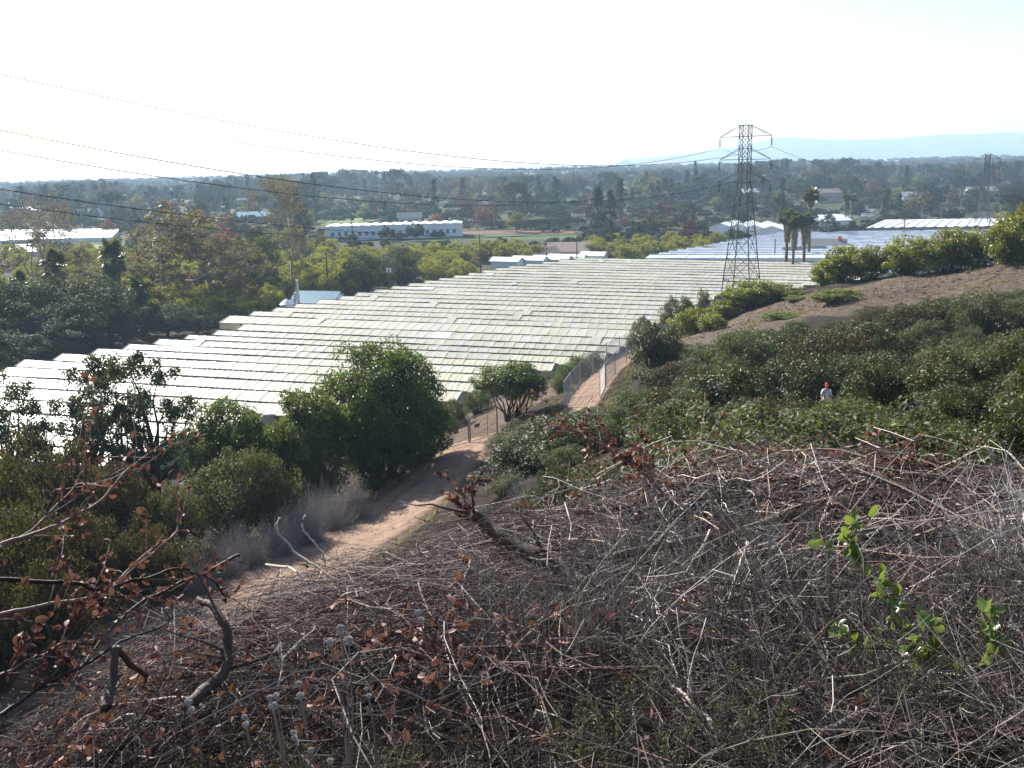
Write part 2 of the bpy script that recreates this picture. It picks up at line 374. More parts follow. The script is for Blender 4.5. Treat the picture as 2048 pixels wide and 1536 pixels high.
def greenhouse():
    rows = []
    for px, py in LEFT_ENDS:
        p = gh_pt(px, py); rows.append([p @ GV, p @ GU])
    s0, t0 = rows[0]; back = []
    pb = gh_pt(1150, 516); sb, tb = pb @ GV, pb @ GU; nb = max(1, round((sb - s0) / 4.4))
    for k in range(nb, 0, -1): back.append([s0 + (sb - s0) * k / nb, t0 + (tb - t0) * k / nb])
    rows = back + rows
    rows.sort(key=lambda r: -r[0])
    for r in rows:
        if r[0] < rows[0][0] and r[1] > -50: pass
    while rows[-1][0] > 60: rows.append([rows[-1][0] - 4.05, rows[-1][1] - .3])
    rp = [gh_pt(*q) for q in [(250, 900), (560, 822), (880, 800), (949, 773), (1097, 730), (1143, 717), (1219, 704), (1266, 679), (1340, 632), (1400, 602), (1450, 580), (1570, 572), (1700, 556), (1850, 520)]]
    rs = np.array([p @ GV for p in rp]); rt = np.array([p @ GU for p in rp]); o_ = np.argsort(rs); rs, rt = rs[o_], rt[o_]
    root = thing('greenhouse', 'huge low greenhouse with dozens of parallel cream plastic roof bays', 'greenhouse', (0, 0, 0))
    rng = np.random.default_rng(3)
    # materials
    m, t, o = new_mat('weathered fibreglass sheet')
    oi = t.nodes.new('ShaderNodeObjectInfo'); tone = math_n(t, 'FRACT', math_n(t, 'ADD', attr(t), oi.outputs['Random']))
    c = ramp(t, tone, [(0, (.72, .69, .55)), (.5, (.78, .75, .61)), (.93, (.82, .795, .67)), (1, (.77, .78, .75))])
    n2 = noise(t, .35, 7, rough=.7); c = mixc(t, ramp(t, n2, [(.42, (0, 0, 0)), (.72, (.5, .5, .5))]), c, (.56, .525, .42))
    bsdf(t, o, c, .46, .35, trans=.45, tcol=(.95, .92, .76), bump=noise(t, 1.6, 5), bump_d=.018); M['gh_sheet'] = m
    M['gh_dark'] = plain('ridge cap', (.06, .058, .065), .8)
    M['gh_wood'] = plain('weathered rafter', (.26, .25, .21), .85)
    M['gh_white'] = plain('white painted timber', (.62, .62, .58), .6)
    M['gh_wall'] = plain('clouded wall film', (.40, .40, .33), .5)
    S_ = [r[0] for r in rows]; nrow = len(rows)
    pitch_w = 1.22
    # one shared sheet
    def sheet_mesh(w_, L):
        b = MB(); nx = 5; xs = np.linspace(-w_ / 2, w_ / 2, nx); 
        zc = np.array([.012, -.006, .01, -.006, .012])
        for z_, fl in ((0, False), (-.018, True)):
            V = np.array([[x, y, z_ + zz] for y in (-L / 2, L / 2) for x, zz in zip(xs, zc)])
            f = [[i, i + 1, nx + i + 1, nx + i] for i in range(nx - 1)]
            b.add(V, [q[::-1] for q in f] if fl else f, .0)
        return b.mesh('roof_sheet', M['gh_sheet'])
    shared = {}
    rest = MB(); back_mb = MB(); rafters = MB(); gut = MB()
    cand = []
    for i, (s, t0) in enumerate(rows):
        t1 = float(np.interp(s, rs, rt)); t0 = max(t0, -112)
        if i + 1 < nrow: ds = S_[i] - S_[i + 1]
        else: ds = 4.2
        sg = s - ds * .5; sb_ = (S_[i - 1] - s) * .5 + s if i else s + 2.1
        t1n = t1
        a0, a1 = gh_world(s, t0, RIDGE_Z), gh_world(s, t1, RIDGE_Z)
        sag = .03
        # ridge cap, slightly wavy
        K = max(3, int((t1 - t0) / 3)); tt = np.linspace(t0, t1, K); wob = .022 * rng.standard_normal(K)
        pts = np.array([gh_world(s, x, RIDGE_Z + .06 + wb) for x, wb in zip(tt, wob)])
        rc = MB().tubes(pts, .062 + .018 * rng.random((1, K)), 4)
        rc.build('ridge_cap', M['gh_dark'], root)
        # gable trim both ends
        for tt_, nm in ((t0, 'gable_end'), (t1, 'gable_end')):
            g = MB(); zb = 3.28
            A = gh_world(s, tt_, RIDGE_Z - .02); B = gh_world(sg, tt_, RIDGE_Z - DROP); C = gh_world(sb_, tt_, RIDGE_Z - DROP)
            Bd = B.copy(); Bd[2] = h1(B[0], B[1]) - .3; Cd = C.copy(); Cd[2] = h1(C[0], C[1]) - .3
            d = GU * .04
            g.prism([A, B, Bd, Cd, C], A, A + d)
            ge = g.build(nm, M['gh_wall'], root)
            tr = MB(); off = GU * (.06 if tt_ == t1 else -.03)
            tr.bar(A + off + [0, 0, .03], B + off + [0, 0, .03], .09, .14); tr.bar(A + off + [0, 0, .03], C + off + [0, 0, .03], .09, .14)
            tr.build('gable_trim', M['gh_white'] if tt_ == t1 else M['gh_wood'], ge)
        # sheets on the near slope
        n = max(1, int((t1 - t0) / pitch_w)); w_ = (t1 - t0) / n; L = math.hypot(s - sg, DROP) + .06
        tilt = math.atan2(DROP, s - sg)
        for k in range(n):
            tc = t0 + (k + .5) * w_; pc = gh_world((s + sg) / 2, tc, RIDGE_Z - DROP / 2 + .03)
            x_, y_ = proj(pc)
            vis = -60 < x_ < 2100 and y_ < 960
            area = (w_ / pc[1]) * (1 / pc[1]) * vis
            cand.append((area, pc, w_, L, tilt, i, k))
            # rafter under each seam
            r0 = gh_world(s, tc - w_ / 2, RIDGE_Z - .05); r1 = gh_world(sg, tc - w_ / 2, RIDGE_Z - DROP - .05)
            rafters.bar(r0, r1, .05, .05)
        # far slope: one long skin per bay
        q = [gh_world(s, t0, RIDGE_Z), gh_world(s, t1, RIDGE_Z), gh_world(sb_, t1, RIDGE_Z - DROP), gh_world(sb_, t0, RIDGE_Z - DROP)]
        back_mb.add(q, [[0, 1, 2, 3]], rng.random())
        g0, g1 = gh_world(sg, t0, RIDGE_Z - DROP - .06), gh_world(sg, t1, RIDGE_Z - DROP - .06)
        MB().bar(g0, g1, .22, .12).build('gutter', M['gh_wood'], root)
    cand.sort(key=lambda c: -c[0])
    Rz = np.array([GU, GV, [0, 0, 1]]).T
    base_me = sheet_mesh(1.0, 1.0)
    for j, (ar, pc, w_, L, tilt, i, k) in enumerate(cand):
        gap = .012 + (.09 * rng.random() if rng.random() < .10 else .022 * rng.random())
        tw = tilt + rng.normal(0, .006); roll = rng.normal(0, .006); lift = rng.random() * .012
        if rng.random() < .01: tw += .06; lift += .06
        ct, st = math.cos(tw), math.sin(tw); cr, sr = math.cos(roll), math.sin(roll)
        Rx = np.array([[1, 0, 0], [0, ct, -st], [0, st, ct]]); Ry = np.array([[cr, 0, sr], [0, 1, 0], [-sr, 0, cr]])
        R_ = Rz @ Rx @ Ry; sc = np.array([w_ - gap, L, 1.0]); loc = pc + [0, 0, lift]
        if j < 300:
            o_ = bpy.data.objects.new('roof_sheet', base_me); COL.objects.link(o_); o_.parent = root
            mm = Matrix([list(R_[r] * sc) + [loc[r]] for r in range(3)] + [[0, 0, 0, 1]]); o_.matrix_local = mm
        else:
            nx = 3; xs = np.linspace(-.5, .5, nx); zc = [.012, -.004, .012]
            V = np.array([[x, y, z] for y in (-.5, .5) for x, z in zip(xs, zc)]) * sc
            rest.add(V @ R_.T + loc, [[0, 1, 4, 3], [1, 2, 5, 4]], rng.random())
    stuff(rest.build('roof_sheets', M['gh_sheet'], root))
    back_mb.build('rear_roof_slopes', M['gh_sheet'], root)['kind'] = 'stuff'
    stuff(rafters.build('rafters', M['gh_wood'], root))
    # front wall
    s, t0 = rows[-1]; t0 = max(t0, -112); t1 = float(np.interp(s, rs, rt)); fw = MB(); sg = s - 2.1
    A, B = gh_world(sg, t0, RIDGE_Z - DROP), gh_world(sg, t1, RIDGE_Z - DROP); A2, B2 = A.copy(), B.copy(); A2[2] = h1(*A[:2]) - .4; B2[2] = h1(*B[:2]) - .4
    fw.prism([A, B, B2, A2], A, A - GV * .04); fw.build('front_wall', M['gh_wall'], root)
    # pale patch sheets laid over the roof where a panel was replaced
    for px, py, sx, sy in [(892, 667, 2.3, 1.9), (845, 582, 2.6, 1.2), (979, 551, 1.5, 1.1), (1021, 573, .9, .9)]:
        p = gh_pt(px, py, RIDGE_Z - .25); best = min(S_, key=lambda q: abs(q - 1.2 - p @ GV)); tl = p @ GU
        a = MB(); q = [gh_world(best - .25, tl - sx / 2, RIDGE_Z - .02), gh_world(best - .25, tl + sx / 2, RIDGE_Z - .02), gh_world(best - .25 - sy, tl + sx / 2, RIDGE_Z - .02 - sy * .23), gh_world(best - .25 - sy, tl - sx / 2, RIDGE_Z - .02 - sy * .23)]
        q = [x + np.array([0, 0, .09]) for x in q]
        a.prism(q, (0, 0, 0), (0, 0, .02)); a.build('patch_sheet', M['gh_patch'], root)
    return root
M['gh_patch'] = plain('new clear film', (.66, .68, .72), .25, .5)
GREENHOUSE = greenhouse()
# ------------------------------------------------------------------ vegetation library
def unit(v): return v / (np.linalg.norm(v, axis=-1, keepdims=True) + 1e-9)
def leaves(mb, rng, pos, out, size, aspect=.45, tone=None, up=.25, rnd=.9, droop=0.0):
    """one diamond-shaped leaf (quad) at each pos; out = outward direction"""
    n = len(pos); nrm = unit(out * .45 + rng.standard_normal((n, 3)) * rnd * .6 + np.array([0, 0, up]))
    tg = unit(np.cross(nrm, rng.standard_normal((n, 3)))); tg[:, 2] -= droop; tg = unit(tg); b = unit(np.cross(nrm, tg))
    L = (np.broadcast_to(size, (n,)) * rng.uniform(.65, 1.3, n))[:, None]
    V = np.stack([pos - tg * L * .5, pos + b * L * aspect * .5 + nrm * L * .06, pos + tg * L * .5, pos - b * L * aspect * .5 + nrm * L * .06], 1)
    i = np.arange(n * 4).reshape(n, 4)
    mb.add(V.reshape(-1, 3), i, np.clip(tone if tone is not None else rng.random(n), 0, 1))
def blob_clumps(rng, n, rx, ry, rz, zc, lo=-.35, power=.45):
    d = unit(rng.standard_normal((n * 4, 3))); d = d[d[:, 2] > lo][:n]; r = rng.random(len(d)) ** power
    return d * r[:, None] * np.array([rx, ry, rz]) + np.array([0, 0, zc]), d
def fill_clumps(mb, rng, C, D, nleaf, cr, leaf, aspect=.45, up=.25, tip=.25, droop=0.0, shell=.5, ctone=None):
    n = len(C); per = max(1, nleaf // n); cr = np.broadcast_to(cr, (n,)) * rng.uniform(.7, 1.25, n)
    ct = rng.random(n) if ctone is None else ctone
    idx = np.repeat(np.arange(n), per); d = unit(rng.standard_normal((len(idx), 3)) + D[idx] * .5); r = cr[idx] * (shell + (1 - shell) * rng.random(len(idx))) 
    pos = C[idx] + d * r[:, None] * np.array([1, 1, .8])
    tone = ct[idx] * .45 + rng.random(len(idx)) * .45 + tip * np.clip(d[:, 2], 0, 1) * rng.random(len(idx))  # tip: new growth and sunlit tops painted lighter on up-facing leaves
    leaves(mb, rng, pos, d, leaf, aspect, tone, up, droop=droop)
def limbs(mb, rng, base, targets, r0, r1=.15, bend=.25, K=6, sides=5, tr=None):
    """curved tapering limbs from base to each target"""
    T = np.asarray(targets); n = len(T); s = np.linspace(0, 1, K); B = np.broadcast_to(np.asarray(base, float), (n, 3))
    L = np.linalg.norm(T - B, axis=1, keepdims=True); off = rng.standard_normal((n, 3)) * L * bend * .5; off[:, 2] = np.abs(off[:, 2]) * .3
    P = B[:, None] + (T - B)[:, None] * s[None, :, None] + off[:, None] * (np.sin(np.pi * s) * .6)[None, :, None] + rng.standard_normal((n, K, 3)) * (L * .02)[:, None] * (s[None, :, None] > 0)
    R = np.broadcast_to(np.asarray(r0, float), (n,))[:, None] * (1 - s * (1 - r1))[None]
    mb.tubes(P, R, sides); return P
def bark(name, c): return plain(name, c, .9, .15, var=.4, scale=9)
M['bark'] = bark('grey brown bark', (.10, .075, .055)); M['bark_pale'] = bark('pale bark', (.30, .26, .21)); M['bark_dark'] = bark('dark bark', (.045, .035, .028))
M['twig_grey'] = bark('bleached grey twig', (.33, .305, .285)); M['twig_brown'] = bark('brown twig', (.12, .075, .05))
M['lf_scrub'] = leaf_mat('scrub leaves', (0.014, 0.022, 0.006), (0.034, 0.046, 0.011), (0.095, 0.11, 0.03), .24, .5, .32)
M['lf_grey'] = leaf_mat('grey green leaves', (0.034, 0.044, 0.018), (0.062, 0.076, 0.03), (0.135, 0.15, 0.062), .3, .6, .25)
M['lf_brown'] = leaf_mat('bronze leaves', (0.0272, 0.0224, 0.0080), (0.0464, 0.0384, 0.0136), (0.0880, 0.0704, 0.0272), .3, .55, .22)
M['lf_oak'] = leaf_mat('live oak leaves', (0.01, 0.017, 0.006), (0.024, 0.037, 0.012), (0.062, 0.08, 0.024), .3, .6, .2)
M['lf_willow'] = leaf_mat('willow bush leaves', (0.02, 0.036, 0.009), (0.048, 0.078, 0.018), (0.125, 0.165, 0.042), .4, .45, .4)
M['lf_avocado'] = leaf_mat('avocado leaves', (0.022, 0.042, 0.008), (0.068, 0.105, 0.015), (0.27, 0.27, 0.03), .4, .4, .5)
M['lf_orchard'] = leaf_mat('orchard leaves', (0.012, 0.024, 0.005), (0.048, 0.076, 0.01), (0.29, 0.28, 0.028), .42, .6, .2)  # light end: sunlit yellow of the tops put into the leaf colour
M['lf_syc'] = leaf_mat('sycamore autumn leaves', (0.0723, 0.0467, 0.0204), (0.1190, 0.0799, 0.0323), (0.1870, 0.1445, 0.0510), .35, .7, .1)
M['lf_far'] = leaf_mat('far evergreen foliage', (0.0135, 0.0225, 0.0105), (0.0300, 0.0435, 0.0195), (0.0600, 0.0750, 0.0338), .25, .9, .05, .45)
M['lf_euc'] = leaf_mat('eucalyptus foliage', (0.0195, 0.0270, 0.0165), (0.0390, 0.0495, 0.0300), (0.0713, 0.0810, 0.0488), .25, .9, .05, .4)
M['lf_con'] = leaf_mat('conifer needles', (0.0096, 0.0192, 0.0112), (0.0208, 0.0336, 0.0176), (0.0400, 0.0560, 0.0280), .15, .65, .2, .4)
M['lf_yellow'] = leaf_mat('yellow green foliage', (0.0600, 0.0713, 0.0150), (0.1125, 0.1200, 0.0263), (0.1950, 0.1875, 0.0525), .4, .6, .2, .4)
M['lf_red'] = leaf_mat('red autumn foliage', (0.0720, 0.0210, 0.0150), (0.1320, 0.0360, 0.0240), (0.1920, 0.0660, 0.0360), .4, .6, .2, .4)
M['lf_bare'] = leaf_mat('bare twig haze', (0.0800, 0.0600, 0.0480), (0.1280, 0.0960, 0.0800), (0.1840, 0.1440, 0.1200), .2, .8, .1, .4)
M['lf_palm'] = leaf_mat('palm fronds', (0.0263, 0.0413, 0.0135), (0.0562, 0.0750, 0.0225), (0.1200, 0.1350, 0.0450), .35, .4, .5)
M['lf_skirt'] = leaf_mat('dead palm skirt', (.09, .075, .05), (.17, .14, .10), (.26, .22, .16), .2, .8, .1)
M['lf_vine'] = leaf_mat('pale vine leaves', (.09, .13, .03), (.17, .23, .06), (.30, .36, .11), .5, .45, .4)
M['lf_dead'] = leaf_mat('dry red brown leaves', (.070, .022, .020), (.145, .050, .046), (.27, .14, .13), .16, .6, .25)
M['lf_sumac'] = leaf_mat('glossy sumac leaves', (.05, .085, .018), (.10, .15, .03), (.19, .24, .06), .4, .3, .6)
M['lf_grass'] = leaf_mat('green grass', (.06, .095, .02), (.11, .16, .03), (.20, .25, .06), .4, .5, .3)

KINDS = {}
def kind(name, *meshes): KINDS.setdefault(name, []).append(meshes)      # meshes: (part name, mesh)
def scrub_variant(seed, name, mat, n=7000, leaf=.06, rx=1.05, rz=.92, ncl=70, cr=.30, aspect=.5, sparse=1.0, twigs=50):
    rng = np.random.default_rng(seed); C, D = blob_clumps(rng, ncl, rx, rx * rng.uniform(.8, 1.1), rz, rz * .62, lo=-.25)
    C[:, 2] = np.maximum(C[:, 2], .12); mb = MB(); fill_clumps(mb, rng, C, D, int(n * sparse), cr, leaf, aspect, tip=.45)
    tb = MB(); limbs(tb, rng, (0, 0, -.15), C[rng.choice(len(C), min(twigs, len(C)), False)] * 1.08, .028, .2, .3, 6, 3)
    kind(name, ('stems', tb.mesh('stems', M['twig_brown'])), ('crown', mb.mesh('crown', M[mat])))
def dry_variant(seed, name, n=700, mat='twig_grey'):
    rng = np.random.default_rng(seed); a = rng.random(n) * 2 * np.pi; el = rng.uniform(.15, 1.45, n); L = rng.uniform(.5, 1.15, n)
    b = np.stack([np.cos(a) * rng.random(n) * .35, np.sin(a) * rng.random(n) * .35, np.full(n, -.1)], 1)
    tp = b + np.stack([np.cos(a) * np.cos(el), np.sin(a) * np.cos(el), np.sin(el)], 1) * L[:, None]
    mb = MB(); limbs(mb, rng, b, tp, .007, .35, .35, 4, 3)
    m2 = n * 4; k = rng.integers(0, n, m2); f = rng.uniform(.35, 1, m2); p0 = b[k] + (tp - b)[k] * f[:, None]; d = unit((tp - b)[k] + rng.standard_normal((m2, 3)) * .7) * rng.uniform(.08, .25, m2)[:, None]
    fb = MB(); fb.tubes(np.stack([p0, p0 + d * .5 + rng.standard_normal((m2, 3)) * .01, p0 + d], 1), np.array([[.004, .003, .002]]), 3)
    kind(name, ('stems', mb.mesh('stems', M[mat])), ('twigs', fb.mesh('twigs', M[mat])))
def tree_variant(seed, name, mat, h, rx, rz, trunk_r, n, leaf, ncl, cr, zc=None, aspect=.5, lo=-.5, bark_='bark', power=.4, nl=14, tip=.25, shell=.5, stems=1, lean=(0, 0), up=.25, droop=0.0):
    rng = np.random.default_rng(seed); zc = h - rz if zc is None else zc
    C, D = blob_clumps(rng, ncl, rx, rx * rng.uniform(.85, 1.1), rz, zc, lo, power)
    C[:, 0] += lean[0] * (C[:, 2] / h); C[:, 1] += lean[1] * (C[:, 2] / h)
    mb = MB(); fill_clumps(mb, rng, C, D, n, cr, leaf, aspect, tip=tip, shell=shell, up=up, droop=droop)
    tb = MB(); fork = np.array([lean[0] * .35, lean[1] * .35, max(.15 * h, zc - rz * .75)])
    if stems == 1:
        limbs(tb, rng, (0, 0, -.4), fork[None] + rng.standard_normal((1, 3)) * .05 * h * [1, 1, .2], trunk_r, .75, .12, 6, 7)
        limbs(tb, rng, fork, C[rng.choice(len(C), min(nl, len(C)), False)], trunk_r * .55, .12, .3, 7, 5)
    else:
        bs = rng.standard_normal((nl, 3)) * [.25, .25, 0] + [0, 0, -.4]
        limbs(tb, rng, bs, C[rng.choice(len(C), min(nl, len(C)), False)], trunk_r, .12, .3, 7, 5)
    kind(name, ('trunk', tb.mesh('trunk', M[bark_], True)), ('crown', mb.mesh('crown', M[mat])))
def branch_tree(seed, name, h, spread, trunk_r, mat_leaf, nleaf, leaf, bark_='bark_pale', levels=4, tops=3):
    rng = np.random.default_rng(seed); tb = MB(); segs = []
    stack = [(np.array([0, 0, -.3]), np.array([rng.normal(0, .08), rng.normal(0, .08), 1.0]), h * .42, trunk_r, 0)]; ends = []
    while stack:
        p, d, L, r, lv = stack.pop(); d = unit(d); K = 5; s = np.linspace(0, 1, K)[:, None]
        side = rng.standard_normal(3) * L * .12; P = p + d * L * s + side * (s * s) + rng.standard_normal((K, 3)) * L * .015 * (s > 0)
        tb.tubes(P, np.linspace(r, r * .55, K)[None], 5 if lv < 2 else 3)
        q = P[-1]
        if lv >= levels: ends += [P[-1], P[-2], P[-3]]; continue
        nb = 3 if lv == 0 else int(rng.integers(3, 5))
        for j in range(nb):
            nd = d + unit(rng.standard_normal(3)) * (.75 + .12 * lv) * spread; nd[2] += .18
            st = P[-1] if j < 2 else P[int(rng.integers(2, K - 1))]
            stack.append((st, nd, L * rng.uniform(.55, .78), r * rng.uniform(.42, .58), lv + 1))
    E = np.array(ends); tw = np.repeat(E, 3, 0); d = unit(rng.standard_normal(tw.shape) + [0, 0, .3]) * rng.uniform(.2, .7, (len(tw), 1)) * h / 14
    tb.tubes(np.stack([tw, tw + d * .5, tw + d], 1), np.array([[.018, .013, .008]]) * h / 12, 3)
    mb = MB(); k = rng.integers(0, len(E), nleaf); pos = E[k] + rng.standard_normal((nleaf, 3)) * h * .022
    leaves(mb, rng, pos, unit(rng.standard_normal((nleaf, 3))), leaf, .85)
    kind(name, ('trunk', tb.mesh('trunk', M[bark_], True)), ('crown', mb.mesh('crown', M[mat_leaf])))
def palm_variant(seed, name, h, cr=1.7, skirt=3.0, trunk_r=.22, nf=46, short=False):
    rng = np.random.default_rng(seed); tb = MB(); K = 9; s = np.linspace(0, 1, K)
    P = np.stack([rng.normal(0, .12) * s * s * h * .08, rng.normal(0, .1) * s * h * .06, -.4 + s * (h + .4)], 1); tb.tubes(P, (trunk_r * (1.35 - .45 * s))[None], 9)
    top = P[-1]; fb = MB(); a = rng.random(nf) * 2 * np.pi; el = np.arcsin(rng.uniform(-.75, .98, nf))
    for j in range(nf):
        d = np.array([math.cos(a[j]) * math.cos(el[j]), math.sin(a[j]) * math.cos(el[j]), math.sin(el[j])]); Lp = cr * .55; hub = top + d * Lp - np.array([0, 0, .12 * cr])
        fb.tubes(np.stack([top, top + d * Lp * .5 + [0, 0, .05], hub])[None], np.array([[.03, .025, .02]]), 3, .4)
        sx = unit(np.cross(d, [0, 0, 1.0]) + 1e-3); sz = np.cross(sx, d); nbk = 15; th = np.linspace(-1.75, 1.75, nbk); tn = rng.random() * .6
        for q, t_ in enumerate(th):
            bd = unit(d * math.cos(t_) + sx * math.sin(t_) + sz * .12); e = hub + bd * cr * .62 * rng.uniform(.85, 1.1) - np.array([0, 0, .20 * cr * rng.random()]); wv = unit(np.cross(bd, sz)) * .055 * cr
            mid = hub + bd * cr * .35; fb.add([hub, mid + wv, e, mid - wv], [[0, 1, 2, 3]], min(1, tn + .4 * rng.random()))
    sb = MB(); ns = int(420 * max(.5, skirt / 3)); a = rng.random(ns) * 2 * np.pi; z0 = top[2] - .25 - rng.random(ns) ** 1.1 * skirt * .85; rr = trunk_r + .15 + .55 * cr * .5 * (1 - (top[2] - z0) / (skirt * 1.5)) 
    o_ = np.stack([np.cos(a), np.sin(a), 0 * a], 1); c = np.interp(z0, P[:, 2], P[:, 0]); p0 = np.stack([c, 0 * c, z0], 1) + o_ * (rr * .65)[:, None]
    p1 = p0 + o_ * (rr * .35 * rng.random(ns))[:, None] + np.stack([0 * a, 0 * a, -rng.uniform(.5, 1.1, ns)], 1); wv = np.stack([-np.sin(a), np.cos(a), 0 * a], 1) * .09
    V = np.stack([p0 - wv * .5, p0 + wv * .5, p1 + wv * 1.1, p1 - wv * 1.1], 1); sb.add(V.reshape(-1, 3), np.arange(ns * 4).reshape(-1, 4), rng.random(ns))
    kind(name, ('trunk', tb.mesh('trunk', M['bark'], True)), ('dead_frond_skirt', sb.mesh('skirt', M['lf_skirt'])), ('crown', fb.mesh('crown', M['lf_palm'])))
def cone_variant(seed, name, h, r, n, leaf, mat='lf_con', layers=16, pointy=1.0, bark_='bark_dark'):
    rng = np.random.default_rng(seed); m = 130; z = rng.random(m) ** 1.1 * .92 + .06; rad = r * (1 - z) ** pointy * rng.uniform(.55, 1.15, m) + .12; a = rng.random(m) * 2 * np.pi
    D = np.stack([np.cos(a), np.sin(a), 0 * a + .1], 1); C = np.stack([np.cos(a) * rad * .75, np.sin(a) * rad * .75, z * h + .05 * h], 1)
    mb = MB(); fill_clumps(mb, rng, C, D, n, r * .32, leaf, .4, up=.1, tip=.2)
    tb = MB(); tb.tubes(np.stack([np.zeros(6), np.zeros(6), np.linspace(-.4, h * .97, 6)], 1), (np.linspace(1, .12, 6) * h * .022)[None], 6)
    kind(name, ('trunk', tb.mesh('trunk', M[bark_], True)), ('crown', mb.mesh('crown', M[mat])))
def bank_of_variants():
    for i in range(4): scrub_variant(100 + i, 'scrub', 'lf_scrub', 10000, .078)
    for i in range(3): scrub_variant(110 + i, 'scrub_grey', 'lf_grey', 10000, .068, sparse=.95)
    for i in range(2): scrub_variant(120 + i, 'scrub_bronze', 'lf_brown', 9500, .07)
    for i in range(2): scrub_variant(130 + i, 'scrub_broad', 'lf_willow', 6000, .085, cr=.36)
    for i in range(3): dry_variant(140 + i, 'dry_brush', 380)
    dry_variant(146, 'dry_brown', 600, 'twig_brown')
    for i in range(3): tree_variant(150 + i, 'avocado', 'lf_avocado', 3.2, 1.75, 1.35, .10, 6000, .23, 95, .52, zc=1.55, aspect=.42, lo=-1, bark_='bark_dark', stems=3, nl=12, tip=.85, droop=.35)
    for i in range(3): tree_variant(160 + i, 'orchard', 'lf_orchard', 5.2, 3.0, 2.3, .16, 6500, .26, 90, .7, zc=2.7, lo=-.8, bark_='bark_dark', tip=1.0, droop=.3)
    for i in range(3): tree_variant(170 + i, 'oak', 'lf_oak', 9.5, 5.0, 4.2, .35, 14000, .26, 150, 1.0, zc=4.9, lo=-.9, bark_='bark_dark', tip=.3)
    tree_variant(180, 'airy_oak', 'lf_oak', 7.0, 2.9, 3.1, .16, 11000, .17, 80, .55, zc=4.0, lo=-.8, power=.35, stems=4, nl=22, shell=.3, bark_='bark_dark')
    tree_variant(181, 'airy_oak', 'lf_oak', 7.0, 2.3, 3.0, .18, 11500, .17, 66, .62, zc=4.0, lo=-.8, power=.35, nl=18, shell=.3, lean=(1.2, 0), bark_='bark_dark')
    tree_variant(182, 'airy_oak', 'lf_oak', 6.5, 2.6, 2.7, .16, 12000, .17, 70, .64, zc=3.7, lo=-.7, power=.38, nl=18, shell=.3, lean=(-.5, 0), bark_='bark_dark')
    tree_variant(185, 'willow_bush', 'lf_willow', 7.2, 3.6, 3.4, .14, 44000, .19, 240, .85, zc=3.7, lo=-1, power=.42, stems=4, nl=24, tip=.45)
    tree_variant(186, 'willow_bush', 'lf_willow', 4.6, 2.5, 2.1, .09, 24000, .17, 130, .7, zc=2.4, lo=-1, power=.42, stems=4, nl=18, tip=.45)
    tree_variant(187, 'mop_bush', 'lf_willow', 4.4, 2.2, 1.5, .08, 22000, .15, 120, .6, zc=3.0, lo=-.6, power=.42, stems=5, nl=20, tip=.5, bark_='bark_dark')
    for i in range(2): branch_tree(190 + i, 'sycamore', 17.0, 1.0, .34, 'lf_syc', 1000, .30)
    branch_tree(192, 'sycamore_leafy', 12.0, 1.1, .26, 'lf_syc', 2300, .30)
    branch_tree(193, 'sycamore_tall', 21.0, .62, .36, 'lf_syc', 1400, .34)
    palm_variant(200, 'palm_tall', 11.5, 1.7, 4.2, .20); palm_variant(201, 'palm_tall', 10.5, 1.6, 4.6, .20); palm_variant(202, 'palm_squat', 6.0, 2.3, 2.6, .50); palm_variant(203, 'palm_slim', 14, 1.4, 1.5, .18)
    for i in range(3): tree_variant(210 + i, 'far_round', 'lf_far', 9.0, 4.6, 3.7, .28, 2200, .75, 60, 1.2, zc=5.2, lo=-.8)
    for i in range(3): tree_variant(220 + i, 'far_euc', 'lf_euc', 17.0, 4.6, 6.5, .34, 2200, .80, 46, 1.35, zc=10.5, lo=-.9, power=.3, bark_='bark_pale')
    cone_variant(230, 'far_cone', 13, 3.3, 2200, .6); cone_variant(231, 'far_cone', 15, 2.4, 2000, .55, pointy=.75)
    tree_variant(235, 'far_pine', 'lf_con', 15, 5.2, 2.6, .34, 2000, .7, 40, 1.5, zc=12.2, lo=-.5, bark_='bark_dark')
    for i in range(2): branch_tree(240 + i, 'far_bare', 11.0, .95, .22, 'lf_bare', 900, .38, 'bark', levels=3)
    tree_variant(245, 'far_yellow', 'lf_yellow', 8, 4.0, 3.1, .22, 1800, .7, 50, 1.1, zc=4.8, lo=-.8)
    tree_variant(246, 'far_red', 'lf_red', 7, 3.2, 2.8, .2, 1500, .6, 40, 1.0, zc=4.2, lo=-.8)
bank_of_variants()
def plant(kname, name, label, cat, loc, scale=1.0, rz=None, group=None, var=None, sxyz=None):
    ks = KINDS[kname]; k = ks[int(RNG.integers(len(ks))) if var is None else var % len(ks)]
    o = thing(name, label, cat, tuple(loc), RNG.random() * 6.283 if rz is None else rz, group, scale=tuple(np.array(sxyz if sxyz is not None else (1, 1, 1)) * scale))
    for pn, me in k: obj(pn, me, o)
    return o
# ------------------------------------------------------------------ placing plants
_DIM = {}
def dims(kname, v):
    key = (kname, v)
    if key not in _DIM:
        hi = 0; wd = 0
        for pn, me in KINDS[kname][v]:
            c = np.zeros(len(me.vertices) * 3); me.vertices.foreach_get('co', c); c = c.reshape(-1, 3)
            hi = max(hi, np.percentile(c[:, 2], 99.7)); wd = max(wd, np.percentile(c[:, 0], 99) - np.percentile(c[:, 0], 1))
        _DIM[key] = (hi, wd)
    return _DIM[key]
def col_point(px, y):
    py = 700.0
    for _ in range(6):
        d = ray(px, py); x = d[0] / d[1] * y; z = h1(x, y); _x, py = proj((x, y, z))
    return np.array([x, y, z]), py
def height_to(base, py):
    z0 = base[2]; lo, hi = z0, z0 + 60
    for _ in range(40):
        m_ = (lo + hi) / 2
        if proj((base[0], base[1], m_))[1] > py: lo = m_
        else: hi = m_
    return lo - z0
